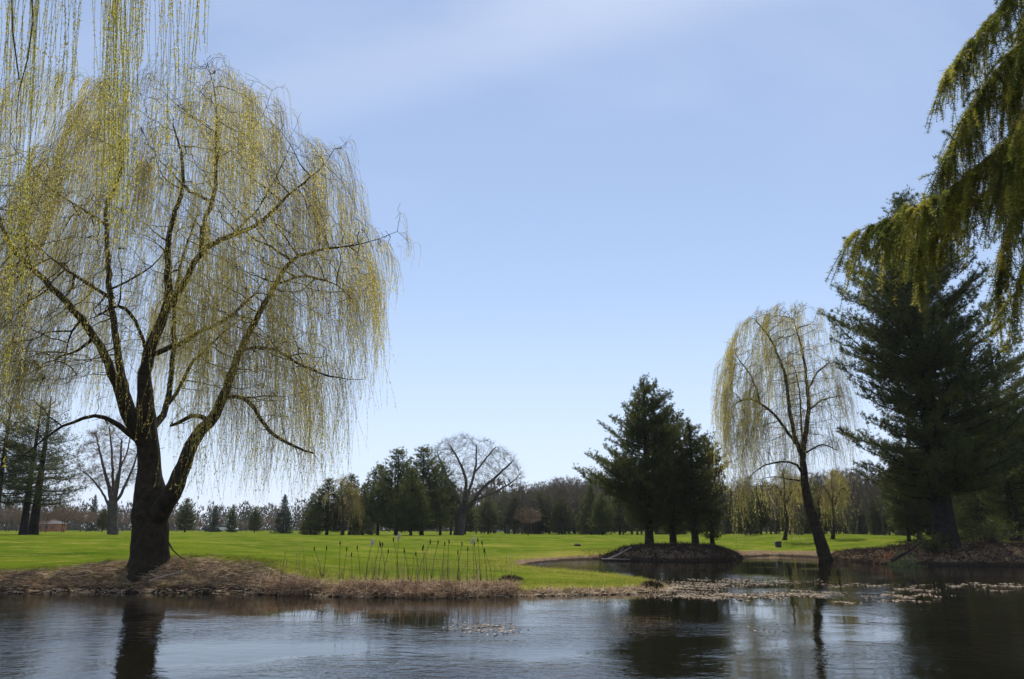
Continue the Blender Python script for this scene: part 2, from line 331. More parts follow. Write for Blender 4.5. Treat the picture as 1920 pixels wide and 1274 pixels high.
def build_water():
    mb = MB(); mb.add([(-140, 2, 0), (140, 2, 0), (140, 66, 0), (-140, 66, 0)], [(0, 1, 2, 3)])
    m = bpy.data.materials.new('water'); m.use_nodes = True; t = m.node_tree; t.nodes.clear()
    out = N(t, 'ShaderNodeOutputMaterial'); pb = N(t, 'ShaderNodeBsdfPrincipled', i_Roughness=.015)
    pb.inputs['Base Color'].default_value = (.008, .0075, .004, 1); pb.inputs['IOR'].default_value = 1.333; pb.inputs['Specular IOR Level'].default_value = .36
    tcn = N(t, 'ShaderNodeTexCoord')
    def noise(sc, det, rg, mapsc):
        n = N(t, 'ShaderNodeTexNoise', i_Scale=sc, i_Detail=det, i_Roughness=rg); mp_ = N(t, 'ShaderNodeMapping'); mp_.inputs['Scale'].default_value = mapsc
        LK(t, tcn, 'Object', mp_, 0); LK(t, mp_, 0, n, 'Vector'); return n
    n1 = noise(6.5, 3, .55, (.65, 1.0, 1)); n2 = noise(19, 2, .55, (.7, 1, 1)); patch = noise(.11, 3, .5, (1, 1.4, 1)); n0 = noise(3.2, 2, .5, (.8, 1.0, 1))
    pm = N(t, 'ShaderNodeMapRange'); pm.inputs['From Min'].default_value = .42; pm.inputs['From Max'].default_value = .62
    pm.inputs['To Min'].default_value = 0.1; pm.inputs['To Max'].default_value = 1.2; LK(t, patch, 0, pm, 'Value')
    a = N(t, 'ShaderNodeMath', operation='MULTIPLY'); a.inputs[1].default_value = .4; LK(t, n2, 0, a, 0)
    s = N(t, 'ShaderNodeMath', operation='ADD'); LK(t, n1, 0, s, 0); LK(t, a, 0, s, 1)
    s0 = N(t, 'ShaderNodeMath', operation='MULTIPLY_ADD'); s0.inputs[1].default_value = 1.5; LK(t, n0, 0, s0, 0); LK(t, s, 0, s0, 2); h = N(t, 'ShaderNodeMath', operation='MULTIPLY'); LK(t, s0, 0, h, 0); LK(t, pm, 0, h, 1)
    sp_ = N(t, 'ShaderNodeSeparateXYZ'); LK(t, tcn, 'Object', sp_, 0)   # the far side of the pond lies sheltered and calm
    sh_ = N(t, 'ShaderNodeMapRange', interpolation_type='SMOOTHSTEP'); sh_.inputs['From Min'].default_value = 12; sh_.inputs['From Max'].default_value = 24
    sh_.inputs['To Min'].default_value = 1.25; sh_.inputs['To Max'].default_value = .32; LK(t, sp_, 'Y', sh_, 'Value')
    h2 = N(t, 'ShaderNodeMath', operation='MULTIPLY'); LK(t, h, 0, h2, 0); LK(t, sh_, 0, h2, 1)
    bp = N(t, 'ShaderNodeBump'); bp.inputs['Strength'].default_value = 1.0; bp.inputs['Distance'].default_value = .0135
    LK(t, h2, 0, bp, 'Height'); LK(t, bp, 0, pb, 'Normal'); LK(t, pb, 0, out, 0)
    o = mb.build('pond_water', m); tag(o, kind='structure')
build_water()

# ---------------------------------------------------------------- branching
def colonize(P, par, attr, step=.3, di=3.0, dk=.6, iters=60, bias=(0, 0, 0), jitter=.15, limit=20000):
    """space colonization: grows nodes from the given skeleton towards the attraction points"""
    P = [np.asarray(p, float) for p in P]; par = list(par); A = np.asarray(attr, float)
    best = np.full(len(A), 1e9); near = np.zeros(len(A), int); new = list(range(len(P))); bias = np.asarray(bias, float)
    for it in range(iters):
        NP = np.array([P[i] for i in new])
        for s0 in range(0, len(NP), 400):
            d = np.linalg.norm(A[:, None] - NP[None, s0:s0 + 400], axis=2); k = d.argmin(1); dm = d[np.arange(len(A)), k]
            u = dm < best; best[u] = dm[u]; near[u] = np.array(new)[s0 + k[u]]
        keep = best > dk; A, best, near = A[keep], best[keep], near[keep]
        if len(A) == 0 or len(P) > limit: break
        act = best < di
        if not act.any(): break
        PA = np.array(P); ids = near[act]; dv = unit(A[act] - PA[ids])
        uq, inv = np.unique(ids, return_inverse=True); acc = np.zeros((len(uq), 3)); np.add.at(acc, inv, dv)
        dirs = unit(unit(acc) + bias + rng.normal(size=acc.shape) * jitter); new = []
        for i, d in zip(uq, dirs):
            P.append(PA[i] + d * step); par.append(int(i)); new.append(len(P) - 1)
    return np.array(P), np.array(par)
def pipe(P, par, rtip, ex, fixed=None, rmax=9):
    n = len(P); w = np.zeros(n); hasc = np.zeros(n, bool); hasc[par[par >= 0]] = True
    w[~hasc] = 1
    for i in range(n - 1, -1, -1):
        if par[i] >= 0: w[par[i]] += w[i]
    r = np.minimum(rtip * np.maximum(w, 1) ** ex, rmax)
    if fixed is not None: r[:len(fixed)] = np.asarray(fixed)
    for i in range(n):
        if par[i] >= 0 and i >= (0 if fixed is None else len(fixed)): r[i] = min(r[i], r[par[i]] * .85)
    return r, w
def chains(P, par, r):
    n = len(P); ch = [[] for _ in range(n)]
    for i in range(n):
        if par[i] >= 0: ch[par[i]].append(i)
    out = []; stack = [i for i in range(n) if par[i] < 0]
    starts = [(None, s) for s in stack]
    while starts:
        p, s = starts.pop(); c = [] if p is None else [p]; rr = [] if p is None else [r[s]]
        while True:
            c.append(s); rr.append(r[s])
            if not ch[s]: break
            k = sorted(ch[s], key=lambda q: -r[q])
            for q in k[1:]: starts.append((s, q))
            s = k[0]
        if len(c) > 1: out.append((c, rr))
    return out
def wood(mb, P, par, r, fat=.06):
    for c, rr in chains(P, par, r):
        mx = max(rr); n = 10 if mx > .25 else 6 if mx > fat else 4 if mx > fat * .4 else 3
        pts = P[c].copy(); rr = np.array(rr)
        tube(mb, pts, rr, n)
def limbs_to_nodes(limbs, D, step=.35, ps=1.0):
    """limbs: list of (parent_limb, [(px,py,rpx,dy),...]); densified and joined at the nearest node of the parent limb"""
    P, par, rad, own = [], [], [], []
    for li, (pl, pts) in enumerate(limbs):
        pts = np.array(pts, float); W3 = at(pts[:, 0], pts[:, 1], D + pts[:, 3]); rr = pts[:, 2] / FPX * D * ps
        # catmull-ish smoothing through dense linear sampling
        L = np.r_[0, np.cumsum(np.linalg.norm(np.diff(W3, axis=0), axis=1))]; m = max(3, int(L[-1] / step) + 1)
        tt = np.linspace(0, L[-1], m); Q = np.stack([np.interp(tt, L, W3[:, k]) for k in range(3)], -1)
        for _ in range(2): Q[1:-1] = (Q[:-2] + 2 * Q[1:-1] + Q[2:]) / 4
        q = np.interp(tt, L, rr)
        if pl >= 0:
            idx = [i for i in range(len(P)) if own[i] == pl]; PP = np.array([P[i] for i in idx])
            j = idx[int(np.linalg.norm(PP - Q[0], axis=1).argmin())]; k0 = 0 if np.linalg.norm(P[j] - Q[0]) > .25 else 1
            Q[:3] = Q[:3] * np.array([.25, .6, .85])[:len(Q[:3]), None] + P[j] * (1 - np.array([.25, .6, .85])[:len(Q[:3]), None]); k0 = 1
        else: j = -1; k0 = 0
        for k in range(k0, m):
            P.append(Q[k]); par.append(j); rad.append(q[k]); own.append(li); j = len(P) - 1
    P = np.array(P); P[:, :] += (rng.normal(size=P.shape) * .25 * np.minimum(np.array(rad), .08)[:, None])
    return P, np.array(par), np.array(rad)
def in_poly(px, py, poly):
    ins = np.zeros(len(px), bool); n = len(poly)
    for i in range(n):
        a, b = poly[i], poly[(i + 1) % n]
        ins ^= ((a[1] > py) != (b[1] > py)) & (px < (b[0] - a[0]) * (py - a[1]) / (b[1] - a[1] + 1e-12) + a[0])
    return ins
def crown_points(poly, D, depth, n, inner=.0, dc=0.0):
    poly = np.array(poly, float); lo, hi = poly.min(0), poly.max(0); out = []
    cx, hw = (lo[0] + hi[0]) / 2, (hi[0] - lo[0]) / 2; cy, hh = (lo[1] + hi[1]) / 2, (hi[1] - lo[1]) / 2
    while sum(map(len, out)) < n:
        p = rng.uniform(lo, hi, (n, 2)); p = p[in_poly(p[:, 0], p[:, 1], poly)]
        q = np.sqrt(np.clip(1 - ((p[:, 0] - cx) / hw) ** 2 * .8 - ((p[:, 1] - cy) / hh) ** 2 * .35, .05, 1))
        dy = rng.uniform(-1, 1, len(p)) * q * depth + dc; out.append(at(p[:, 0], p[:, 1], D + dy))
    return np.concatenate(out)[:n]
def whips(mbt, mbl, S0, Ld, out, rt, leafL, leafW, sp_, K=9, sway=.32, clump=None, dens=1.0):
    """hanging whips: start points, lengths, outward starts; thin stem + small leaves"""
    m = len(S0); t = np.linspace(0, 1, K)[None, :, None]; L = Ld[:, None, None]
    o3 = np.concatenate([out, np.zeros((m, 1))], 1)[:, None]
    ph = rng.uniform(0, 6.28, (m, 1, 2)); am = np.clip(rng.normal(size=(m, 1, 2)), -1.2, 1.2) * sway * .35
    run = np.minimum(.28 + .10 * L, .9)
    P = S0[:, None] + o3 * run * (1 - np.exp(-5 * t)) * 1.0
    P = P + np.array([0, 0, 1.0]) * (.12 * np.sin(np.clip(t * 8, 0, math.pi)) - L * (np.maximum(t - .03, 0)))
    P[..., :2] += am * L * t * np.sin(t * 3.0 + ph)
    a = np.clip((rng.uniform(.2, .8, m) if clump is None else clump + rng.normal(size=m) * .12), 0, 1)
    r = rt * (1 - .55 * t[..., 0]) * np.ones((m, 1))
    prisms(mbt, P[:, :-1].reshape(-1, 3), P[:, 1:].reshape(-1, 3), r[:, :-1].ravel(), r[:, 1:].ravel(), 3, np.repeat(a, K - 1))
    cnt = np.maximum((Ld / sp_ * dens).astype(int), 0); idx = np.repeat(np.arange(m), cnt); u = rng.uniform(.03, 1, len(idx))
    f = u * (K - 1); k = np.minimum(f.astype(int), K - 2); w = (f - k)[:, None]
    Q = P[idx, k] * (1 - w) + P[idx, k + 1] * w; T = unit(P[idx, k + 1] - P[idx, k])
    Dn = unit(T + rng.normal(size=T.shape) * .45)
    leaves(mbl, Q, Dn, leafL * rng.uniform(.6, 1.3, len(Q)), leafW * rng.uniform(.7, 1.2, len(Q)), np.clip(a[idx] + rng.normal(size=len(Q)) * .15, 0, 1))
def fluted(mb, P, r, R0, n=56):
    th = np.arange(n) * 2 * math.pi / n; h0 = P[:, 2] - P[0, 2]; hh = np.linspace(-R0 * .6, h0[-1], 46)
    cx = np.interp(hh, h0, P[:, 0]); cy = np.interp(hh, h0, P[:, 1]); rr = np.interp(hh, h0, r) * 1.04
    ph = rng.uniform(0, 6.28, 4); t, H = np.meshgrid(th, hh)
    fl = np.exp(-np.clip(H / R0, -.5, 9) * 1.1)
    lob = .5 + .5 * np.cos(5 * t + ph[0] + .5 * np.sin(t * 2 + ph[1])); rid = np.sin(17 * t + 2.5 * np.sin(H / R0 * 1.3 + ph[2]) + ph[3]) * .025 + np.sin(31 * t + 3 * np.sin(H / R0 * 2.1)) * .014
    bl = np.sin(3 * t + H / R0 * 1.1) * .045
    top = ss((h0[-1] - H) / (R0 * .5)) * .06 + .96
    Rr = rr[:, None] * (1 + fl * (.04 + .24 * lob ** 1.5) + rid + bl) * top
    V = np.stack([cx[:, None] + np.cos(t) * Rr, cy[:, None] + np.sin(t) * Rr, H - .0 * t], -1).reshape(-1, 3)
    k = len(hh); i, j = np.meshgrid(np.arange(k - 1), np.arange(n), indexing='ij'); j2 = (j + 1) % n
    mb.add(V, np.stack([i * n + j, i * n + j2, (i + 1) * n + j2, (i + 1) * n + j], -1).reshape(-1, 4), .5)
def willow(name, label, limbs, D, poly, depth, n_att, bottom, nwh, rt, leafL, leafW, sp_, lmax, leafmat, di=3., dk=.6, step=.3, rtip=.006, bias=(0, 0, .05), group=None, dens=1.0, limit=30000, exclude=None):
    P, par, rad = limbs_to_nodes(limbs, D); hh_ = P[:, 2] - P[0, 2]; rad = rad * np.interp(hh_, [.16 * hh_.max(), .42 * hh_.max()], [1, .76])
    nf = len(P); att = crown_points(poly, D, depth, n_att, dc=depth * .12)
    att = att[noise3(att, .42, 60) > -.38]; tipn = np.where(rad < .085)[0]; att = np.concatenate([att, P[np.repeat(tipn, 5)] + rng.normal(size=(len(tipn) * 5, 3)) * .45 + [0, 0, .1]])
    P, par = colonize(P, par, att, step, di, dk, 60, bias, .13, limit); print(name, 'nodes', len(P))
    P[nf:] += 0; r, w = pipe(P, par, rtip, .47, rad * np.clip(rad / .06, .45, 1) ** .6)
    base = P[0].copy(); root = empty(name, base); tag(root, label, 'tree', group)
    mb = MB(); wood(mb, P - base, par, r); 
    R0 = rad[0]; hmax = P[:40][:, 2].max() - base[2]
    kk = [i for i in range(40) if i < nf and (P[i, 2] - base[2]) < R0 * 5 and abs(par[i] - i + 1) < 1]
    fluted(mb, P[kk] - base, rad[kk], R0)
    mb.build('trunk', M['willow_bark'], root, smooth=True)
    # hanging twigs start from the thin wood
    thin = np.where(r < .035)[0]
    seedn = rng.choice(thin, nwh // 5); pick = seedn[rng.integers(0, len(seedn), nwh)]; pick = pick[rng.uniform(size=nwh) < np.clip(.72 + .8 * noise3(P[pick], .55, 61), .10, 1)]; nwh = len(pick); S0 = P[pick] + rng.normal(size=(nwh, 3)) * .11
    # project start to photo columns to know how far the curtain reaches down
    rel = S0 - CAM; dep = rel[:, 1] * _c + rel[:, 2] * _s; up = -rel[:, 1] * _s + rel[:, 2] * _c
    px = 960 + FPX * rel[:, 0] / dep; py = 637 - FPX * up / dep
    bx = np.array([b[0] for b in bottom]); by = np.array([b[1] for b in bottom])
    room = (np.interp(px, bx, by) + rng.normal(size=nwh) * 18 + 38 * noise3(S0 * [1, 1, .1], .9, 62) - py) / FPX * dep
    ctr = np.array([base[0], base[1]]); o = unit(S0[:, :2] - ctr + rng.normal(size=(nwh, 2)) * 1.2)
    edge = np.clip(np.linalg.norm(S0[:, :2] - ctr, axis=1) / min(depth * 1.1, 7.2), 0, 1)
    tl_ = rng.lognormal(0, .5, len(P)); L = rng.uniform(.55, 1.15, nwh) * tl_[pick] * (.85 + 2.5 * edge ** 1.3) * (np.where((px > 350) & (px < 640), 1.35, 1) if D < 40 else np.where(tl_[pick] > 1.35, np.where((px < 1425) | (px > 1470) & (py > 750), 2.0, 1.0), .75)); L = np.minimum(L, lmax); L = np.minimum(L, room)
    ok = L > .25; S0, L, o = S0[ok], L[ok], o[ok]
    cl = .5 + .32 * noise3(S0, .9, 9); edge = edge[ok]
    mt, mlf = MB(), MB(); hgt = np.clip((S0[:, 2] - base[2]) / (P[:, 2].max() - base[2]), 0, 1); lush = np.clip((cl - .1) * (.15 + .75 * hgt + .6 * edge), .06, 1.15)
    whips(mt, mlf, S0, L, o, rt, leafL, leafW, sp_, clump=cl, dens=dens * lush)
    tw = mt.build('hanging_twigs', M['willow_twig'], root); tw.location = -base
    lf = mlf.build('foliage', leafmat, root); lf.location = -base
    return root

# ---------------------------------------------------------------- the big willow on the left bank
DW = 28.6
BW = [
 (-1, [(276,1088,38,0),(280,1055,31,0),(281,1020,29,0),(285,970,29,0),(284,930,27,0),(281,880,21,0),(277,830,21,0),(275,788,20,0),(269,707,15,.2),(284,641,14,.4),(314,582,12,.5),(317,523,10,.8),(314,478,8,1.0),(317,434,7,1.2),(343,360,5.5,1.5),(343,294,4,1.6),(325,235,2.5,1.8)]),
 (0, [(300,975,20,-.4),(317,936,17,-.7),(340,890,14,-.9),(354,850,12.5,-1),(362,818,12,-1.1),(399,792,11,-1.3),(417,744,9.5,-1.5),(435,700,8.5,-1.7),(458,641,7.5,-1.9),(487,589,6.5,-2),(517,530,5.5,-2.1),(546,486,4.5,-2.2),(583,471,3.7,-2.3),(635,464,3,-2.4),(694,456,2.2,-2.4),(745,434,1.3,-2.4)]),
 (0, [(314,582,9,.5),(339,545,8,.3),(362,493,7.5,0),(384,464,7,-.2),(428,445,6,-.5),(480,423,5,-.7),(509,405,4.5,-.8),(524,379,4,-.9),(561,349,3.2,-1),(605,316,2.4,-1.1),(627,279,1.6,-1.1)]),
 (2, [(376,478,6,-.1),(384,405,5.5,.3),(402,375,5,.5),(406,316,4.5,.8),(407,250,3.6,1),(404,176,2.6,1),(391,124,1.5,1)]),
 (0, [(268,830,14,0),(256,800,12,.4),(236,744,11,.9),(221,656,9.5,1.4),(207,560,8.5,1.7),(203,478,7.5,1.9),(196,390,5.5,2),(221,346,4.5,2),(232,301,3.5,2),(221,257,2.5,2),(225,210,1.5,2)]),
 (0, [(265,840,13,-.2),(245,790,11.5,-.8),(221,729,10,-1.3),(196,663,9,-1.8),(155,597,8.5,-2.2),(111,552,7.5,-2.5),(59,504,6.5,-2.8),(15,464,5,-3),(0,405,4,-3.1),(-30,350,3,-3.2),(-50,290,2,-3.2)]),
 (0, [(285,815,9,.6),(312,770,7.5,1.4),(321,715,7,1.9),(325,656,6.5,2.3),(325,589,5.5,2.6),(332,523,4.5,3),(350,460,3.5,3.4),(370,400,2.5,3.8)]),
 (6, [(316,765,5,1.7),(336,729,5,2.4),(354,685,4.5,2.9),(391,648,3.8,3.4),(435,611,3,3.8),(480,580,2,4.1)]),
 (0, [(280,670,8,.2),(300,660,6.5,-.3),(347,641,6,-.8),(376,622,5,-1.1),(428,597,4,-1.4),(472,560,3,-1.7),(500,520,2,-1.9)]),
 (4, [(206,556,6,1.7),(170,537,5,1.4),(125,508,4,1.1),(89,478,3,.9),(50,450,2,.7)]),
 (4, [(212,541,4,1.7),(258,519,3.4,1.3),(288,500,3,1.1),(310,470,2,1)]),
 (0, [(272,663,5,.2),(262,619,4.5,-.6),(244,582,4.5,-1.2),(218,567,4,-1.8),(190,590,3,-2.4),(165,600,2,-2.8)]),
 (0, [(262,835,6.5,-.3),(221,792,5,-1.2),(184,778,4,-1.9),(133,788,3.2,-2.5),(89,818,2.4,-3),(44,855,1.5,-3.4)]),
 (1, [(415,750,5,-1.5),(443,740,4.5,-1.9),(472,755,4,-2.3),(502,811,3.5,-2.7),(546,836,2.8,-3),(590,851,2,-3.2)]),
 (1, [(399,792,6,-1.3),(372,768,5,-.9),(345,790,4,-.6),(320,800,3,-.3)]),
 (1, [(452,655,4,-1.9),(509,648,3.6,-2.4),(561,685,3,-2.9),(620,707,2.2,-3.2),(655,712,1.4,-3.4)]),
 (1, [(515,535,4,-2.1),(560,515,3.5,-2.7),(598,523,3,-3.1),(635,534,2.4,-3.3),(657,560,1.6,-3.4)]),
 (4, [(200,420,4,2),(150,390,3.4,2.4),(100,360,2.8,2.7),(50,310,2,3),(20,270,1.4,3.2)]),
 (5, [(150,595,4,-2.2),(125,640,3,-2.8),(122,680,2.2,-3.1)]),
 (3, [(407,300,2.6,.8),(455,270,2.2,.6),(495,215,1.6,.5),(510,170,1,.5)]),
 (3, [(405,250,2.4,1),(350,210,2,1.4),(310,180,1.4,1.6)]),
 (0, [(343,360,3,1.5),(300,330,2.5,2),(285,260,2,2.2),(270,190,1.2,2.3)]),
 (5, [(59,504,4,-2.8),(40,440,3,-3.4),(60,380,2,-3.8)]),
 (2, [(428,445,3.4,-.5),(480,400,3,.2),(520,330,2.3,.6),(545,270,1.6,.8)]),
]
BWpoly = [(-170,560),(-150,330),(-80,190),(20,130),(120,120),(220,130),(320,110),(420,105),(490,150),(530,220),(590,250),(640,265),(665,330),(690,405),(740,435),(745,470),(700,520),(640,600),(625,700),(560,790),(440,760),(300,640),(150,720),(0,760),(-120,740)]
BWbot = [(-200,820),(-60,800),(0,790),(60,780),(100,760),(150,800),(210,830),(300,830),(345,870),(380,915),(430,925),(480,925),(540,905),(590,890),(620,850),(650,800),(680,740),(700,640),(725,560),(745,500),(765,500)]
willow('willow_tree', 'large weeping willow with a thick dark forked trunk on the left bank', BW, DW, BWpoly, 8.0, 11000, BWbot, 26000, .0042, .072, .021, .05, 6.0, M['willow_leaf'], di=2.6, dk=.34, step=.28, rtip=.0095)

# ---------------------------------------------------------------- the slimmer willow on the far right bank
D2 = 56
W2s = .8
W2 = [
 (-1, [(1551,1068,16,0),(1549,1050,14,0),(1538,1015,12.5,0),(1524,970,12,0),(1513,930,11,0),(1507,890,10,0),(1505,850,9,0),(1512,800,7,.5),(1518,760,6,.6),(1512,720,5,.8),(1508,680,4,1),(1500,640,3,1.1),(1488,600,2,1.2)]),
 (0, [(1503,862,7,0),(1492,825,6.5,-.4),(1480,770,5.5,-.8),(1474,710,5,-1),(1462,672,4,-1.2),(1442,630,3,-1.4),(1420,605,2,-1.5)]),
 (1, [(1494,838,5,-.3),(1470,800,4.4,-.5),(1450,775,4,-.4),(1425,755,3.5,0),(1400,745,2.6,.3),(1372,762,1.6,.5)]),
 (2, [(1427,757,3,0),(1412,710,2.6,.5),(1390,680,2,.8),(1372,655,1.3,1)]),
 (0, [(1512,735,3.4,.8),(1530,700,2.8,1.6),(1555,680,2,2)]),
 (0, [(1505,890,4,0),(1492,868,3.4,-1),(1460,866,2.8,-1.8),(1430,872,2.2,-2.3),(1408,893,1.4,-2.6)]),
 (0, [(1515,770,3.2,.5),(1540,750,2.6,1.4),(1575,742,1.8,2)]),
 (0, [(1508,860,3,0),(1502,800,3,1.8),(1500,740,2.4,2.6),(1490,690,1.8,3)]),
 (0, [(1506,905,3,0),(1480,898,2.4,1),(1450,893,1.8,2),(1425,900,1.2,2.5)]),
 (0, [(1510,850,3,0),(1540,830,2.4,-1),(1570,845,1.6,-2)]),
]
W2poly = [(1350,710),(1354,650),(1385,600),(1430,575),(1480,555),(1535,572),(1575,610),(1592,680),(1595,760),(1590,830),(1540,850),(1480,830),(1420,850),(1375,820),(1352,760)]
W2bot = [(1345,700),(1358,800),(1372,900),(1384,985),(1402,1000),(1412,960),(1430,900),(1450,880),(1470,955),(1500,960),(1525,930),(1550,960),(1575,950),(1600,870)]
W2 = [(p, [(a, b, c * W2s, d) for a, b, c, d in q]) for p, q in W2]
willow('willow_tree', 'slim weeping willow with a leaning dark trunk at the far shore beside the tall pine', W2, D2, W2poly, 4.5, 4200, W2bot, 8000, .006, .13, .030, .075, 9.0, M['far_willow_leaf'], di=3.2, dk=.5, step=.34, rtip=.012)

# ---------------------------------------------------------------- conifers
def pine(name, H, prof, label=None, loc=(0, 0, 0), group=None, trunk_r=.3, trunk_top=None, clear=.1, whorl=.45, per=5, tuft=.13, tl=.14, tw=.014, nb=7, elev=(8, 50),
         needle='pine_needle', sec=.5, droop=.12, secsp=.22, plume=1.0, lean=0.0, stubs=6, spread=.5, depthf=None, cat='tree', fill=1.0, eexp=1.6, lo=.68, ub=.8, inner=0):
    """prof: list of (height fraction, left reach, right reach) in metres; limbs in whorls with flat sprays of needle tufts"""
    prof = np.array(prof, float); root = empty(name, loc)
    if label: tag(root, label, cat, group)
    mt = MB(); zz = np.linspace(-.3, H * .98, 14); wob = np.cumsum(rng.normal(size=(14, 2)) * .02, 0) * trunk_r * 2
    TP = np.stack([wob[:, 0] + lean * np.maximum(zz, 0), wob[:, 1], zz], -1)
    tr = trunk_r * (1.12 - .98 * (np.maximum(zz, 0) / H)) ; tr[0] *= 1.3; tr[1] *= 1.05
    tube(mt, TP, tr, 10 if trunk_r > .2 else 7)
    S0, S1, SR, TPs, TD, TA = [], [], [], [], [], []
    z = H * clear; k = 0; ang = rng.uniform(0, 6)
    while z < H * .985:
        fr = z / H; n = per if fr < .9 else max(3, per - 1)
        for q in range(n + inner):
            az = ang + q * 2 * math.pi / n + rng.normal() * .22 + (q >= n) * rng.uniform(0, 6.28); ca, sa = math.cos(az), math.sin(az)
            wl, wr = np.interp(fr, prof[:, 0], prof[:, 1]), np.interp(fr, prof[:, 0], prof[:, 2])
            L = wr * (1 + ca) / 2 + wl * (1 - ca) / 2
            if depthf: L = L * (abs(ca) + (1 - abs(ca)) * depthf)
            L *= rng.uniform(lo, 1.08)
            zq = z
            if q >= n: L *= rng.uniform(.35, .62); zq = z + whorl * rng.uniform(.15, .85)
            if L < .08: continue
            e = R(elev[0] + (elev[1] - elev[0]) * fr ** eexp + rng.normal() * 5)
            z0 = max(zq - L * math.sin(e) * .8, H * clear * .7)
            z1 = zq + rng.normal() * .12
            t = np.linspace(0, 1, 7); hx = np.interp(z0, zz, TP[:, 0]); hy = np.interp(z0, zz, TP[:, 1])
            rr = t * L
            zc = z0 + (z1 - z0) * t ** (1.25) - droop * L * np.sin(t * math.pi) * (1 - fr)
            C = np.stack([hx + ca * rr, hy + sa * rr, zc], -1)
            C[1:, :2] += rng.normal(size=(6, 2)) * .03 * L * t[1:, None]
            r0 = min(trunk_r * .28, .018 + .013 * L) * (1 - .5 * fr)
            tube(mt, C, r0 * (1 - .85 * t), 4)
            # sprays
            m = max(3, int(L / secsp)); s = np.linspace(.16 if L > 1 else .05, .98, m) + rng.normal(size=m) * .01; s = np.clip(s, 0, 1)
            f = s * 6; i = np.minimum(f.astype(int), 5); w = (f - i)[:, None]
            Q = C[i] * (1 - w) + C[i + 1] * w; T = unit(C[i + 1] - C[i]); sd = np.where(np.arange(m) % 2, 1, -1)
            th = R(52) + rng.normal(size=m) * .2; Lx = (sec * L * (1 - s) ** .8 * .9 + .22 * min(1, L)) * rng.uniform(.6, 1.1, m)
            c_, s_ = np.cos(th * sd), np.sin(th * sd)
            Dd = np.stack([T[:, 0] * c_ - T[:, 1] * s_, T[:, 0] * s_ + T[:, 1] * c_, T[:, 2] * .6 + rng.normal(size=m) * .14 + .12], -1); Dd = unit(Dd)
            S0.append(Q); S1.append(Q + Dd * Lx[:, None]); SR.append(np.full(m, r0 * .22))
            cnt = np.maximum((Lx / tuft * fill * 1.7).astype(int), 1) + 2; idx = np.repeat(np.arange(m), cnt); u = rng.uniform(.12, 1.03, len(idx)) ** ub
            TPs.append(Q[idx] + Dd[idx] * (Lx[idx] * u)[:, None] + rng.normal(size=(len(idx), 3)) * tuft * np.array([.45, .45, .8]) * spread * 2); TD.append(unit(Dd[idx] + np.array([0, 0, .55]) + rng.normal(size=(len(idx), 3)) * .3))
            c0 = rng.uniform(.25, .75); TA.append(np.full(len(idx), c0))
            # tufts on the limb tip itself
            nt_ = max(3, int(L * 1.3 / tuft)); u = rng.uniform(.3, 1.03, nt_); f = np.minimum(u, .999) * 6; i = f.astype(int); w = (f - i)[:, None]
            TPs.append(C[i] * (1 - w) + C[i + 1] * w); TD.append(unit(unit(C[i + 1] - C[i]) + [0, 0, .5] + rng.normal(size=(nt_, 3)) * .25)); TA.append(np.full(nt_, c0))
        ang += 1.1; z += whorl * rng.uniform(.8, 1.2) * (1 - .45 * fr)
    for _ in range(stubs):   # dead stubs low on the trunk
        zz0 = rng.uniform(H * .03, H * .03 + H * clear * 1.2); a = rng.uniform(0, 6.28); L = rng.uniform(.3, 1.2) * H / 14
        d = np.array([math.cos(a), math.sin(a), .15]); b = np.array([np.interp(zz0, zz, TP[:, 0]), 0, zz0]); tube(mt, [b, b + d * L * .6, b + d * L + [0, 0, -.1]], [.03, .02, .01], 3)
    if S0:
        S0, S1, SR = np.concatenate(S0), np.concatenate(S1), np.concatenate(SR); prisms(mt, S0, S1, np.maximum(SR, .006), SR * .4, 3)
    mt.build('trunk', M['pine_bark'], root, smooth=True)
    TPs, TD, TA = np.concatenate(TPs), np.concatenate(TD), np.concatenate(TA)
    m = len(TPs); idx = np.repeat(np.arange(m), nb)
    D = unit(TD[idx] + rng.normal(size=(m * nb, 3)) * .62 * plume)
    a = np.clip(TA[idx] * .5 + .25 + .2 * noise3(TPs, .6, 11)[idx] + rng.normal(size=m * nb) * .12, 0, 1)
    mb = MB(); blades(mb, TPs[idx], D, tl * rng.uniform(.7, 1.25, m * nb), tw, a)
    mb.build('needles', M[needle], root)
    return root
def ground_at(px, Y, dz=0):
    x = (px - 960) / FPX * Y * 1.0
    # refine for pitch: depth along the ground
    p = at(px, HOR + 15, Y); return np.array([p[0], Y, gz(p[0], Y) + dz])
def proj(P):
    rel = np.asarray(P, float) - CAM; dep = rel[..., 1] * _c + rel[..., 2] * _s; up = -rel[..., 1] * _s + rel[..., 2] * _c
    return 960 + FPX * rel[..., 0] / dep, 637 - FPX * up / dep
def placed_pine(px, Y, ytop, rows, label, group=None, **k):
    g = ground_at(px, Y, -.05); H = at(px, ytop, Y)[2] - g[2]; pr = []
    lean = k.get('lean', 0)
    for y, l, r in rows:
        z = at(px, y, Y)[2]; ax = g[0] + lean * (z - g[2]); L, Rr = at(l, y, Y)[0], at(r, y, Y)[0]
        pr.append(((z - g[2]) / H, max(ax - L, .1), max(Rr - ax, .1)))
    return pine('pine_tree', H, sorted(pr), label, g, group, **k)
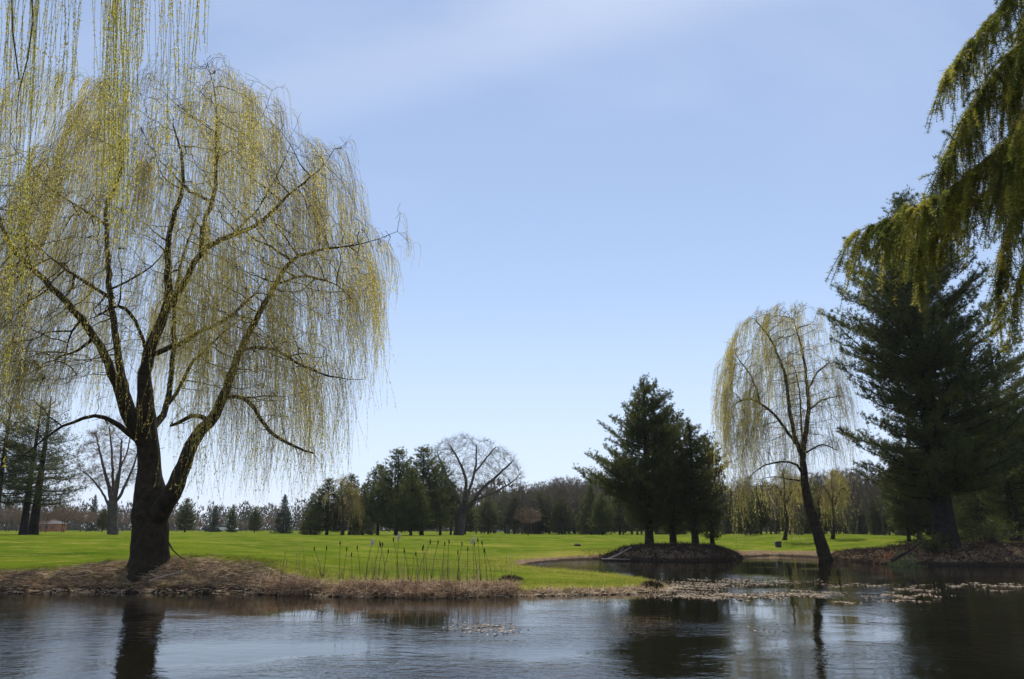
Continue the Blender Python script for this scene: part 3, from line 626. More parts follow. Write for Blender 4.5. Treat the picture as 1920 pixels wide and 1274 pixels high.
# the tall white pine on the right bank
placed_pine(1772, 49, 362, [(980,1772,1772),(930,1690,1840),(880,1610,1900),(845,1560,1930),(815,1545,1935),(785,1600,1935),(755,1650,1930),(720,1610,1925),(690,1550,1910),(655,1590,1900),(620,1505,1885),(585,1580,1870),(545,1515,1860),(505,1600,1830),(460,1570,1810),(430,1640,1790),(400,1650,1770),(365,1680,1720)],
    'tall dark white pine with thick trunk on the right bank beside the shrub', trunk_r=.58, clear=.16, whorl=.95, per=9, tuft=.16, tl=.20, tw=.021, nb=12, ub=.45, inner=7, elev=(-2, 56), eexp=.85, sec=.30, lean=-0.015, fill=1.5, lo=.62)
placed_pine(1905, 56, 640, [(960,1860,1960),(900,1815,1990),(820,1810,2000),(760,1830,1990),(700,1860,1960),(660,1885,1930),(640,1900,1910)],
    'dark pine half outside the frame behind the tall white pine', trunk_r=.35, clear=.10, whorl=.5, per=6, tuft=.18, tl=.19, tw=.026, nb=7, elev=(4, 45))
placed_pine(1840, 66, 700, [(985,1790,1890),(940,1760,1900),(880,1770,1900),(820,1790,1880),(760,1810,1870),(705,1835,1850)],
    'low branched dark pine behind the thick trunk at right', trunk_r=.3, clear=.05, whorl=.5, per=6, tuft=.2, tl=.2, tw=.03, nb=7, elev=(2, 45))
# the four pines on the mound
placed_pine(1217, 59, 708, [(975,1180,1250),(950,1150,1265),(910,1115,1290),(880,1085,1290),(860,1092,1290),(820,1150,1290),(795,1130,1290),(770,1160,1285),(740,1175,1265),(715,1205,1235)],
    'tallest dark pine on the mound, its lowest boughs reaching out left', 'pines on the mound', trunk_r=.28, clear=.13, whorl=.62, per=8, lo=.55, tuft=.14, tl=.19, tw=.024, nb=11, ub=.55, inner=2, elev=(6, 56), eexp=1.0, fill=1.2)
placed_pine(1262, 62, 765, [(975,1235,1290),(945,1210,1315),(890,1205,1330),(840,1215,1315),(800,1230,1300),(770,1255,1275)],
    'second tallest pine on the mound, close right of the tallest one', 'pines on the mound', trunk_r=.25, clear=.14, whorl=.6, per=8, lo=.6, tuft=.15, tl=.19, tw=.026, nb=11, ub=.55, inner=2, elev=(6, 56), eexp=1.0)
placed_pine(1303, 59, 792, [(975,1280,1330),(945,1260,1350),(890,1255,1355),(850,1265,1345),(820,1280,1330),(797,1297,1310)],
    'third of the four mound pines counting from the tallest one at left', 'pines on the mound', trunk_r=.24, clear=.15, whorl=.6, per=8, lo=.6, tuft=.14, tl=.18, tw=.024, nb=11, ub=.55, inner=2, elev=(6, 56), eexp=1.0)
placed_pine(1335, 63, 818, [(980,1310,1360),(950,1295,1372),(890,1298,1370),(850,1310,1362),(822,1330,1345)],
    'shortest and rightmost pine of the four on the mound', 'pines on the mound', trunk_r=.18, clear=.14, whorl=.55, per=7, lo=.6, tuft=.15, tl=.18, tw=.024, nb=11, ub=.55, inner=2, elev=(6, 56), eexp=1.0)

# ---------------------------------------------------------------- near conifer boughs, top right
def near_conifer():
    YN = 6.2; base = np.array([7.2, 6.9, gz(7.2, 6.9) - .05]); root = empty('fir_tree', base)
    tag(root, 'near fir whose drooping needled boughs hang in from the upper right corner', 'tree')
    mt = MB(); tube(mt, [[0, 0, -.2], [0, 0, 1.5], [.05, 0, 5], [0, .1, 9], [0, 0, 13]], [.36, .30, .24, .15, .03], 12)
    mt.build('trunk', M['pine_bark'], root, smooth=True)
    limbs = [  # px,py,dy ; hanging length px
     ([(2080,-230,0),(1990,-120,0),(1925,-40,0),(1880,10,0),(1830,62,-.05),(1775,140,-.1)], 105, 60),
     ([(2090,-60,.3),(1990,20,.2),(1915,80,.2),(1860,140,.2),(1815,210,.15),(1765,320,.1)], 135, 70),
     ([(2100,90,-.2),(2000,170,-.1),(1930,225,0),(1860,290,0),(1790,352,0),(1700,398,-.1),(1612,432,-.15)], 115, 80),
     ([(2110,200,.4),(2010,270,.4),(1940,320,.35),(1900,400,.3),(1878,480,.3),(1872,565,.3)], 85, 50),
     ([(2110,320,.1),(2030,380,.1),(1960,440,0),(1915,500,0),(1900,570,0)], 80, 22),
     ([(2100,20,-.3),(2000,110,-.3),(1935,190,-.3),(1905,260,-.3),(1880,330,-.3)], 120, 60),
     ([(2060,-200,.5),(1985,-60,.4),(1935,20,.4),(1905,90,.4),(1890,170,.4)], 130, 60),
     ([(2100,150,.6),(2000,250,.5),(1900,330,.5),(1830,370,.45),(1770,410,.4),(1735,470,.4)], 90, 44),
     ([(2100,-120,.7),(2010,-20,.6),(1960,60,.5),(1935,150,.5),(1920,240,.5)], 120, 50),
     ([(2100,60,.9),(2020,160,.8),(1950,250,.7),(1915,330,.7),(1895,420,.7)], 95, 34),
     ([(2000,170,.3),(1930,235,.3),(1850,310,.3),(1790,370,.3),(1730,420,.3),(1660,445,.3)], 90, 50),
     ([(1860,290,0),(1810,330,.1),(1760,400,.15),(1720,470,.15),(1728,550,.1)], 45, 26),
    ]
    shP, shD, shL, Fw = [], [], [], MB()
    for pts, hang, cnt in limbs:
        q = np.array(pts, float); C = at(q[:, 0], q[:, 1], YN + q[:, 2])
        if q[0, 0] > 2000:
            C = np.concatenate([[np.array([base[0], base[1], C[0, 2] + .5])], C])
        L = np.r_[0, np.cumsum(np.linalg.norm(np.diff(C, axis=0), axis=1))]; t = np.linspace(0, L[-1], 40); Q = np.stack([np.interp(t, L, C[:, k]) for k in range(3)], -1)
        for _ in range(4): Q[1:-1] = (Q[:-2] + 2 * Q[1:-1] + Q[2:]) / 4
        rr = np.interp(t, [0, L[-1]], [.03 if q[0, 0] > 2000 else .012, .003]); tube(Fw, Q - base, rr, 6)
        x, _ = proj(Q); lo = np.argmax(x < 1990) if (x < 1990).any() else 0; lo = max(lo, 1)
        ii = rng.integers(lo, 40, int(cnt * 2.6)); T = unit(np.gradient(Q, axis=0))[ii]
        side = rng.choice([-1, 1], len(ii))[:, None] * np.array([[.5, .8, 0]]) * rng.uniform(.1, .9, (len(ii), 1))
        D0 = unit(T * rng.uniform(.2, 1.1, (len(ii), 1)) + side * .8 + rng.normal(size=(len(ii), 3)) * .25 + np.array([0, 0, -.4])); ln = hang * 1.5 / FPX * YN * rng.uniform(.35, 1.25, len(ii)) * (1 - .45 * (ii / 40.0))
        shP.append(Q[ii]); shD.append(D0); shL.append(ln)
        # bristles on the outer bough itself
        jj = rng.integers(max(lo, 14), 39, 14); shP.append(Q[jj]); shD.append(unit(np.gradient(Q, axis=0))[jj]); shL.append(np.full(14, .12))
    P = np.concatenate(shP); D = np.concatenate(shD); Ln = np.concatenate(shL)
    # one generation of side shoots
    def curve(P, D, Ln, K=7, g=.55):
        t = np.linspace(0, 1, K)[None, :, None]; L = Ln[:, None, None]
        C = P[:, None] + D[:, None] * L * t + np.array([0, 0, -1.0]) * L * g * t ** 2 * .8; return C
    C = curve(P, D, Ln)
    n = len(P); idx = np.repeat(np.arange(n), 1); k = rng.integers(1, 5, len(idx)); T = unit(C[idx, k + 1] - C[idx, k])
    D2_ = unit(T + rng.normal(size=T.shape) * .6); L2 = Ln[idx] * rng.uniform(.25, .5, len(idx))
    C2 = curve(C[idx, k], D2_, L2, g=.6)
    A1 = rng.uniform(-.1, 1.0, n); AC = np.concatenate([A1, A1[idx]]); CC = np.concatenate([C, C2]); LL = np.concatenate([Ln, L2])
    prisms(Fw, (CC[:, :-1]).reshape(-1, 3) - base, CC[:, 1:].reshape(-1, 3) - base, .0025, .002, 3)
    ii = rng.integers(0, len(CC), 700); B0 = CC[ii, 2]; B1 = B0 + unit(rng.normal(size=(700, 3)) + [0, 0, -.3]) * rng.uniform(.05, .16, (700, 1)); prisms(Fw, B0 - base, B1 - base, .0028, .0012, 3)
    Fw.build('bough', M['fir_twig'], root)
    cnt = (LL / .0045 * np.clip(rng.normal(1, .5, len(LL)), .1, 1.8)).astype(int) * 2; idx = np.repeat(np.arange(len(CC)), cnt); u = rng.uniform(.0, 1, len(idx)); f = u * 6; k = np.minimum(f.astype(int), 5); w = (f - k)[:, None]
    Q = CC[idx, k] * (1 - w) + CC[idx, k + 1] * w; T = unit(CC[idx, k + 1] - CC[idx, k]); A_, B_ = frame(T); th = rng.uniform(0, 6.28, len(idx))[:, None]
    Dn = unit(T * rng.uniform(.2, .6, (len(idx), 1)) + np.cos(th) * A_ + np.sin(th) * B_)
    nm = MB(); blades(nm, Q - base, Dn, rng.uniform(.024, .042, len(idx)), .0052, np.clip(AC[idx] * .7 + .1 + .25 * noise3(Q, 3.5, 21) + rng.normal(size=len(idx)) * .12, 0, 1))
    nm.build('needles', M['fir_needle'], root)
near_conifer()

# ---------------------------------------------------------------- near willow, strands hanging in from the top left
def near_willow():
    base = np.array([-11.5, 6.9, gz(-11.5, 6.9) - .05]); root = empty('willow_tree', base)
    tag(root, 'nearest willow whose long yellow budding strands hang down in the upper left corner', 'tree')
    mt = MB(); tube(mt, np.array([[0, 0, -.3], [.2, .1, 2], [.8, .3, 5], [1.6, .8, 8], [2.6, 1.4, 10.5]]), [.5, .4, .34, .25, .15], 12)
    ends = []
    for (Y, z, x1) in ((7.6, 10.8, -2.0), (8.6, 11.4, -2.4), (9.6, 12.2, -2.6), (10.4, 12.8, -3.2)):
        q = np.array([[1.6, .8, 8.2], [3.0, (Y - base[1]) * .6, z - .6 - base[2]], [5.5, (Y - base[1]), z + .2 - base[2]], [x1 - base[0], Y - base[1], z - base[2]]])
        t = np.linspace(0, 3, 20); Q = np.stack([np.interp(t, range(4), q[:, k]) for k in range(3)], -1)
        for _ in range(3): Q[1:-1] = (Q[:-2] + 2 * Q[1:-1] + Q[2:]) / 4
        tube(mt, Q, np.linspace(.14, .02, 20), 7); ends.append(Q + base)
    mt.build('trunk', M['willow_bark'], root, smooth=True)
    G = [  # px range top, px drift, bottom y range, count
     ((-60,20),8,(60,200),14), ((0,60),-6,(330,520),12), ((-20,45),0,(480,900),12), ((45,115),-22,(140,330),15), ((95,150),4,(180,340),11),
     ((165,238),14,(300,470),40), ((168,235),22,(180,380),26), ((240,278),6,(40,150),9), ((282,312),8,(240,400),13), ((330,362),4,(110,300),12), ((366,392),2,(40,120),6), ((-120,0),0,(300,700),14)]
    P0, P1, Yl = [], [], []
    for (a, b), dr, (lo, hi), c in G:
        for _ in range(c):
            px = rng.uniform(a, b); yb = rng.uniform(lo, hi); Y = rng.uniform(7.6, 10.4); zt = np.interp(Y, [7.6, 8.6, 9.6, 10.4], [10.8, 11.4, 12.2, 12.8])
            pb = at(px + dr + rng.normal() * 5, yb, Y); pt = at(px, 0, Y); d = (pt - pb); pt2 = pt + d / max(d[2], .5) * (zt - pt[2]) * .4
            pt2[2] = zt - .1; P0.append(pt2); P1.append(pb)
    P0, P1 = np.array(P0), np.array(P1); m = len(P0); K = 14; t = np.linspace(0, 1, K)[None, :, None]
    C = P0[:, None] * (1 - t) + P1[:, None] * t; ph = rng.uniform(0, 6.28, (m, 1, 3)); am = rng.uniform(.04, .17, (m, 1, 3)) * np.array([1, 1, 0])
    C = C + am * np.sin(t * rng.uniform(3, 8, (m, 1, 1)) + ph) * np.sqrt(t * (1 - t) + .02)
    mt, ml_ = MB(), MB(); r = .0032 * (1 - .5 * t[..., 0]) * np.ones((m, 1)); prisms(mt, C[:, :-1].reshape(-1, 3) - base, C[:, 1:].reshape(-1, 3) - base, r[:, :-1].ravel(), r[:, 1:].ravel(), 3, .4)
    for pp in ([(58,-60),(62,40),(52,110),(36,170),(30,230)], [(20,-60),(24,60),(36,150)]):   # two dark bare twigs
        tube(mt, at([p[0] for p in pp], [p[1] for p in pp], 8.4) - base, [.012, .010, .008, .006, .004][:len(pp)], 5, a=0)
    mt.build('hanging_twigs', M['near_twig'], root)
    Ld = np.linalg.norm(P1 - P0, axis=1); cnt = (Ld / .0125).astype(int); idx = np.repeat(np.arange(m), cnt); u = rng.uniform(.1, 1, len(idx)); f = u * (K - 1); k = np.minimum(f.astype(int), K - 2); w = (f - k)[:, None]
    Q = C[idx, k] * (1 - w) + C[idx, k + 1] * w; T = unit(C[idx, k + 1] - C[idx, k]); Dn = unit(T + rng.normal(size=T.shape) * .55)
    keep = rng.uniform(size=len(idx)) < np.clip(.55 + .5 * noise3(Q, 4.5, 30), .06, 1); Q, Dn = Q[keep], Dn[keep]
    leaves(ml_, Q - base, Dn, rng.uniform(.022, .048, len(Q)), rng.uniform(.007, .013, len(Q)), rng.uniform(0, 1, len(Q)))
    ml_.build('foliage', M['near_willow_leaf'], root)
M['near_twig'] = mat('near_twig', [(0.1, (.05, .04, .02)), (.6, (.20, .17, .05))], .7, 3.0, .1)
near_willow()
M['reed_orange'] = mat('reed_orange', [(0.1, (.12, .05, .025)), (.5, (.40, .17, .08)), (.9, (.72, .45, .30))], .8, 1.5, .2, nmix=.2)

# ---------------------------------------------------------------- bare trees
def bare_root(name, P, par, rad, nf, label, group, twigs, tw_len, tw_r, barkm, twigm, rtip=.012, ex=.45, tk=3):
    r, w = pipe(P, par, rtip, ex, rad); base = P[0].copy(); root = empty(name, base)
    if label: tag(root, label, 'tree', group)
    mb = MB(); wood(mb, P - base, par, r, .05); mb.build('trunk', barkm, root, smooth=True)
    thin = np.where(r < rtip * 3.2)[0]; pk = rng.choice(thin, twigs); up = unit(P[pk] - P[np.maximum(par[pk], 0)] + 1e-6)
    D = unit(up + rng.normal(size=(twigs, 3)) * .55 + [0, 0, .25]); L = tw_len * rng.uniform(.4, 1.2, twigs); E = P[pk] + D * L[:, None]
    mt = MB(); prisms(mt, P[pk] - base, E - base, tw_r, tw_r * .5, 3, rng.uniform(.2, .8, twigs))
    for _ in range(tk):
        u = rng.uniform(.2, 1, twigs)[:, None]; Q = P[pk] * (1 - u) + E * u; D2_ = unit(D + rng.normal(size=D.shape) * .6); prisms(mt, Q - base, Q + D2_ * L[:, None] * .55 - base, tw_r * .7, tw_r * .3, 3, rng.uniform(.2, .8, twigs))
    mt.build('crown', twigm, root); return root
def traced_bare(label, limbs, D, poly, depth, natt, group=None, twigs=5000, tl=.55, tr=.011, step=.3, bark='bare_bark', twig='brown_twig', di=2.6, dk=.5, rtip=.015, bias=(0, 0, .12)):
    P, par, rad = limbs_to_nodes(limbs, D); rad = np.where(P[:, 2] > P[0, 2] + 3.2, rad * .5, rad * .72); nf = len(P); att = crown_points(poly, D, depth, natt); att = att[noise3(att, .45, 63) > -.35]; P, par = colonize(P, par, att, step, di, dk, 60, bias, .12, 20000)
    return bare_root('bare_tree', P, par, rad, nf, label, group, twigs, tl, tr, M[bark], M[twig], rtip)
gy = lambda D, z=1.28: HOR + (2 - z) / D * FPX
BD = 105
traced_bare('wide bare tree with a bowl shaped crown beside the round pine clump', [
 (-1,[(860,1008,15,0),(862,985,13,0),(866,965,12,0),(872,935,8,.3),(875,905,6,.5),(868,880,5,.5),(856,855,3.5,.5),(845,838,2,.5)]),
 (0,[(866,968,10,0),(888,940,7,-1),(905,915,6,-1.5),(930,895,4.5,-2),(958,868,3,-2.4)]),
 (0,[(870,945,7,0),(885,905,5.5,1.5),(893,870,4,2.2),(893,835,2.5,2.5)]),
 (1,[(890,938,5,-1),(925,925,4,-.5),(960,905,2.6,0),(975,890,1.6,.3)]),
 (0,[(868,955,6,.5),(850,920,4.5,1.5),(832,880,3.5,2),(820,850,2,2.4)]),
 (2,[(888,890,4,1.8),(915,855,3,1.2),(930,838,1.8,1)])],
 BD, [(795,850),(822,826),(870,814),(925,830),(968,856),(984,890),(965,925),(925,940),(890,945),(850,930),(815,890)], 4.8, 3600, twigs=6500, dk=.45, rtip=.011, tl=.6, tr=.007)
traced_bare('dark bare tree with many upright stems left of the big willow trunk', [
 (-1,[(211,1002,14,0),(211,975,12,0),(212,945,12,0),(205,915,7,0),(195,880,5,.3),(186,845,3.4,.5),(180,815,2,.5)]),
 (0,[(212,950,8,0),(220,915,6,-.5),(226,870,4.5,-.8),(228,825,3,-1)]),
 (0,[(212,945,8,0),(212,900,5,.8),(210,850,4,1.2),(205,800,2.5,1.4)]),
 (0,[(214,950,6,0),(235,910,5,-.3),(252,870,3.4,-.4),(262,835,2,-.4)]),
 (0,[(208,955,5,0),(190,920,4,-.8),(170,895,2.6,-1),(150,880,1.6,-1)]),
 (0,[(211,935,5,0),(220,890,4,1.5),(240,845,3,1.8),(246,805,2,2)])],
 82, [(135,860),(165,810),(205,780),(250,790),(280,840),(275,890),(240,915),(190,920),(150,900)], 3.2, 2600, twigs=6000, tl=.45, tr=.007, dk=.4, rtip=.009, twig='tawny_twig')

def bare_proto(H, wf, n, bark, twig, low=.22, bias=(0, 0, .2), name='bare_tree', twn=1500, tr=.014, rt=.018, tl=.6):
    P = [np.array([0, 0, z]) for z in np.linspace(0, H * .45, 14)]; P = [p + rng.normal(size=3) * [.05, .05, 0] for p in P]; par = [-1] + list(range(13)); rad = np.linspace(.02 * H, .009 * H, 14)
    a = rng.normal(size=(n, 3)); a = unit(a) * rng.uniform(.2, 1, (n, 1)) ** .5 * [H * wf, H * wf, H * (1 - low) / 2] + [0, 0, H * (1 + low) / 2]
    q, pr = colonize(P, par, a, .32 * H / 9, 3.0, .55 * H / 9, 50, bias, .2, 3000)
    return bare_root(name, q, pr, rad, 14, None, None, twn, tl * H / 10, tr, M[bark], M[twig], rt)
P_brown = [bare_proto(10, .17, 500, 'bare_bark', 'brown_twig'), bare_proto(10, .24, 600, 'bare_bark', 'brown_twig'), bare_proto(10, .13, 380, 'bare_bark', 'brown_twig', tl=.45)]
P_tawny = [bare_proto(6, .42, 420, 'bare_bark', 'tawny_twig', low=.3, tl=.7), bare_proto(6, .5, 420, 'bare_bark', 'tawny_twig', low=.35, bias=(0, 0, .05), tl=.7)]
def fp(H, rows, **k):
    return pine('pine_tree', H, rows, None, (0, 0, 0), whorl=k.pop('whorl', .62), tuft=.26, tl=.32, tw=.055, nb=7, stubs=3, secsp=.26, lo=.75, **k)
P_pine = [fp(10, [(.12, 2.2, 2.6), (.3, 3.2, 2.9), (.55, 2.8, 3.0), (.8, 1.7, 1.9), (1, .3, .3)], clear=.14, trunk_r=.19, elev=(10, 62)),
          fp(10, [(.15, 2.0, 1.7), (.4, 2.7, 2.4), (.7, 2.2, 1.9), (.9, 1.2, 1.1), (1, .3, .3)], clear=.22, trunk_r=.17, elev=(10, 60)),
          fp(10, [(.05, 2.6, 2.8), (.3, 2.7, 2.5), (.6, 1.7, 1.8), (.85, .8, .8), (1, .15, .15)], clear=.05, trunk_r=.16, elev=(2, 42))]
P_spruce = [fp(10, [(.03, 2.5, 2.5), (.3, 2.1, 2.2), (.6, 1.35, 1.3), (.85, .6, .65), (1, .1, .1)], clear=.03, trunk_r=.15, elev=(-6, 30), needle='blue_needle')]
used = {}
def place(proto, H0, px, Y, ytop, label, group, wide=1.0, cat='tree'):
    g = ground_at(px, Y, -.05); H = at(px, ytop, Y)[2] - g[2]; sc = (H / H0 * wide, H / H0 * wide, H / H0); rz = rng.uniform(0, 6.28)
    if proto.name not in used:
        used[proto.name] = 1; proto.location = g; proto.rotation_euler = (0, 0, rz); proto.scale = sc; tag(proto, label, cat, group); return proto
    return dup(proto, g, rz, sc, label, group, cat)
def row(protos, H0, x0, x1, n, Y0, Y1, yt, label, group, wide=(.7, 1.45)):
    """yt: outline of the tree tops as (px, y) points"""
    xs = np.linspace(x0, x1, n) + rng.uniform(-.45, .45, n) * (x1 - x0) / max(n, 1)
    for i, x in enumerate(xs):
        Y = rng.uniform(Y0, Y1); t = np.interp(x, [p[0] for p in yt], [p[1] for p in yt]) + abs(rng.normal()) * 15 - 3
        place(protos[rng.integers(len(protos))], H0, x, Y, t, label, group, rng.uniform(*wide))
def far_willow(px, D, yt, yb, hw, label, nwh=850):
    yc = HOR + .75 / D * FPX
    L = [(-1, [(px, yc + 4, 3.4, 0), (px + 2, yc - 30, 2.8, 0), (px, (yt + yc) / 2, 2.4, 0), (px - 3, yt + 20, 2, 0)]), (0, [(px + 1, (yt + yc) / 2 + 10, 3, 0), (px + hw * .5, yt + 40, 2, .6), (px + hw * .75, yt + 50, 1, 1)]), (0, [(px, (yt + yc) / 2 + 5, 3, 0), (px - hw * .5, yt + 38, 2, -.6), (px - hw * .75, yt + 48, 1, -1)])]
    poly = [(px - hw, yt + 55), (px - hw * .7, yt + 20), (px, yt), (px + hw * .7, yt + 20), (px + hw, yt + 55), (px + hw * .4, yt + 70), (px - hw * .4, yt + 70)]
    willow('willow_tree', label, L, D, poly, hw / FPX * D, 420, [(px - hw * 1.3, yb - 20), (px, yb + 5), (px + hw * 1.3, yb - 20)], nwh, .011, .15, .042, .11, 7.0, M['far_willow_leaf'], di=3, dk=.6, step=.4, rtip=.015)
far_willow(642, 98, 884, 985, 36, 'small yellow green willow in front of the pines left of the dense clump')
far_willow(1472, 78, 868, 975, 36, 'small golden willow beyond the lawn just left of the leaning willow trunk')
far_willow(1562, 82, 872, 965, 34, 'small golden willow beyond the lawn just right of the leaning willow trunk')
# the clump left of the bowl-shaped tree
for px, Y, yt, wd, lb in ((742, 96, 842, 1.15, 'left of the two tallest pines in the dense clump beside the bowl shaped bare tree'), (790, 98, 838, 1.15, 'right of the two tallest pines in the dense clump beside the bowl shaped bare tree'),
        (825, 104, 868, 1.0, 'pine at the right end of the clump against the bowl shaped bare tree'), (708, 100, 872, 1.1, 'lower pine on the left shoulder of the dense clump'),
        (770, 92, 880, 1.1, 'short leafy pine standing in front of the two tallest clump pines'), (655, 108, 890, 1.2, 'rounded pine behind the yellow willow at the clump'), (612, 104, 897, 1.35, 'broad pine at the left end of the tree clump, left of the yellow willow'), (582, 106, 925, 1.2, 'small dark pine at the outer left edge of the tree clump'),
        (845, 112, 905, 1.1, 'low pine right behind the base of the bowl shaped tree'), (680, 104, 905, 1.2, 'low pine between the yellow willow and the dense clump')):
    place(P_pine[0 if px in (742, 790, 770, 655, 612) else 2 if px in (582, 680) else 1], 10, px, Y, yt, lb, 'pines of the far clump', wd)
place(P_spruce[0], 10, 530, 118, 930, 'broad blue green spruce standing alone left of the tree clump', None, 1.25)
for px, Y, yt, wd, lb in ((345, 125, 935, 1.15, 'green pine just right of the big willow trunk in the distance'), (400, 150, 950, 1.0, 'small far spruce right of the pine near the willow trunk'), (433, 150, 946, 1.0, 'far slender pine left of the pair before the lone spruce'), (476, 150, 950, 1.1, 'far dark pine nearest the lone blue green spruce'),
        (170, 190, 930, .8, 'far pointed hazy spruce left of the bare many stemmed tree'), (190, 130, 955, 1.2, 'low dark evergreen against the bare many stemmed tree')):
    place(P_spruce[0] if px in (400, 170) else P_pine[0] if px in (345, 476) else P_pine[1] if px == 190 else P_pine[2], 10, px, Y, yt, lb, None, wd)
row(P_tawny, 6, 310, 560, 16, 150, 185, [(300, 962), (560, 968)], 'low tawny bare tree in the thin far line beyond the fairway, left of the clump', 'low bare trees of the far left line')
row(P_tawny, 6, -30, 250, 14, 135, 185, [(0, 940), (250, 962)], 'low tawny bare tree behind the pines at the left edge of the fairway', 'low bare trees behind the left pines')
for px, yt, lb in ((85, 935, 'small bare tree with dark trunk in front of the brick building'), (118, 945, 'small forked bare tree right of the brick building')):
    place(P_tawny[0], 6, px, 120, yt, lb, None, .9)
# evergreens and brown wood behind
row(P_pine, 10, 880, 1120, 12, 125, 150, [(880, 930), (930, 918), (1000, 915), (1060, 925), (1120, 920)], 'dark evergreen in the wood between the bowl shaped tree and the mound', 'evergreens of the middle wood', (1.1, 1.5))
row(P_brown, 10, 950, 1135, 44, 128, 185, [(950, 915), (1000, 898), (1060, 892), (1100, 885), (1135, 885)], 'slender brown bare tree in the wood left of the mound pines', 'brown bare trees of the middle wood', (.8, 1.2))
place(P_tawny[1], 6, 990, 108, 948, 'small reddish bare tree in front of the middle wood', None, 1.1)
row(P_pine, 10, 1110, 1400, 14, 95, 140, [(1100, 905), (1200, 900), (1400, 915)], 'dark evergreen seen behind the pines on the mound', 'evergreens behind the mound', (1.0, 1.4))
row(P_brown, 10, 1120, 1400, 26, 110, 170, [(1100, 905), (1400, 905)], 'thin bare tree seen behind the pines on the mound', 'bare trees behind the mound', (.8, 1.2))
row(P_pine, 10, 1390, 1700, 15, 95, 140, [(1380, 905), (1450, 915), (1520, 905), (1600, 925), (1700, 900)], 'dark evergreen in the wood behind the slim leaning willow', 'evergreens behind the leaning willow', (.9, 1.3))
row(P_brown, 10, 1380, 1700, 40, 100, 170, [(1380, 890), (1450, 900), (1550, 878), (1600, 872), (1700, 880)], 'thin bare tree in the wood behind the slim leaning willow', 'bare trees behind the leaning willow', (.8, 1.2))
row(P_pine, 10, 1700, 1990, 16, 72, 105, [(1690, 850), (1780, 800), (1990, 780)], 'dark evergreen in the shade behind the tall white pine', 'evergreens behind the tall pine', (1.1, 1.5))
row(P_pine, 10, -330, -60, 7, 95, 140, [(-330, 880), (-60, 900)], 'evergreen beyond the left frame edge', 'evergreens beyond the left edge')
row(P_pine, 10, 2020, 2500, 12, 70, 120, [(2000, 800), (2500, 820)], 'evergreen beyond the right frame edge', 'evergreens beyond the right edge')
row(P_brown, 10, -330, 0, 8, 140, 180, [(-330, 930), (0, 945)], 'bare tree beyond the left frame edge', 'bare trees beyond the left edge')
# tall pines at the left edge, seen under the strands
for px, Y, yt, wl, lb, rz in ((-14, 78, 740, 1, 'leftmost leaning pine trunk cut by the left frame edge', 0), (42, 80, 748, 1, 'left trunk of the two dark pines at the left edge of the fairway', 0), (60, 82, 738, 1, 'thicker right trunk of the two dark pines at the left edge, with boughs reaching right', 0)):
    placed_pine(px, Y, yt, [(935, px - 70, px + 100), (900, px - 90, px + 108), (850, px - 90, px + 85), (800, px - 75, px + 70), (745, px - 20, px + 20)], lb, 'pines at the left edge', trunk_r=.42 if px == 60 else .33, clear=.26, whorl=1.3, per=5, tuft=.30, tl=.24, tw=.03, nb=6, elev=(0, 40), droop=.1, needle='light_needle')
# tall hazy low forest far away, one mass
def far_wood():
    mb = MB(); n = 2200; x = rng.uniform(-420, 520, n); y = rng.uniform(240, 330, n); h = rng.uniform(5, 9.5, n) * np.where(x < -40, 1.0, 1.6)
    for k in range(n):
        z0 = 1.2; c = 110; th = rng.uniform(0, 6.28, c); rr = rng.uniform(0, 1, c) ** .5 * h[k] * .3; zz = rng.uniform(.0, 1, c) ** 1.2; q = np.stack([x[k] + np.cos(th) * rr * (1.15 - zz * .7), y[k] + np.sin(th) * rr, z0 + zz * h[k]], -1)
        blades(mb, q, rng.normal(size=(c, 3)) * .5 + [0, 0, 1.2], h[k] * .13, h[k] * .045, np.full(c, rng.uniform(0, 1)))
    o = mb.build('distant_wood', mat('distant_wood', [(.2, (.05, .055, .03)), (.6, (.11, .085, .065)), (.9, (.16, .13, .10))], .9, .05, .2)); tag(o, kind='stuff', label='far hazy wood closing the fairway along the horizon')
far_wood()

# ---------------------------------------------------------------- banks: reeds, litter, grass
def scatter(x0, x1, y0, y1, n, lo, hi, wmul=False):
    x = rng.uniform(x0, x1, n); y = rng.uniform(y0, y1, n); z, sd, w = terrain(x, y); top = hi * w if wmul else hi
    k = (sd > lo) & (sd < top); return np.stack([x[k], y[k], z[k]], -1), sd[k], w[k]
def stuff(mb, name, m, label): tag(mb.build(name, M[m]), label, None, None, 'stuff')
def X(px, Y): return (px - 960) / FPX * Y
# fallen straw and stalks lying on the steep left bank
mb = MB(); P, sd, w = scatter(-26, -6, 26, 34, 60000, -.05, 1.05, True)
P = P[rng.uniform(size=len(P)) < np.clip(.8 + .5 * noise3(P, 1.6, 40), .15, 1)]; n = len(P)
az = rng.normal(.35, .7, n); D = np.stack([np.cos(az), np.sin(az) - .25, rng.normal(.02, .16, n)], -1) * rng.choice([-1, 1], n)[:, None]
blades(mb, P + [0, 0, .02], D, rng.uniform(.12, .5, n), rng.uniform(.010, .028, n), np.clip(rng.normal(.45, .28, n), 0, 1)); stuff(mb, 'fallen_reeds', 'reed_dead', 'brown fallen stalks and straw matted on the left bank around the big willow')
M['brush_shade_tint'] = mat('brush_shade_tint', [(0.05, (.018, .013, .009)), (.4, (.055, .036, .024)), (.75, (.14, .095, .065)), (1, (.36, .28, .21))], .85, .5, .1)  # dark brush, with the pines' shade over these banks also put into its colour
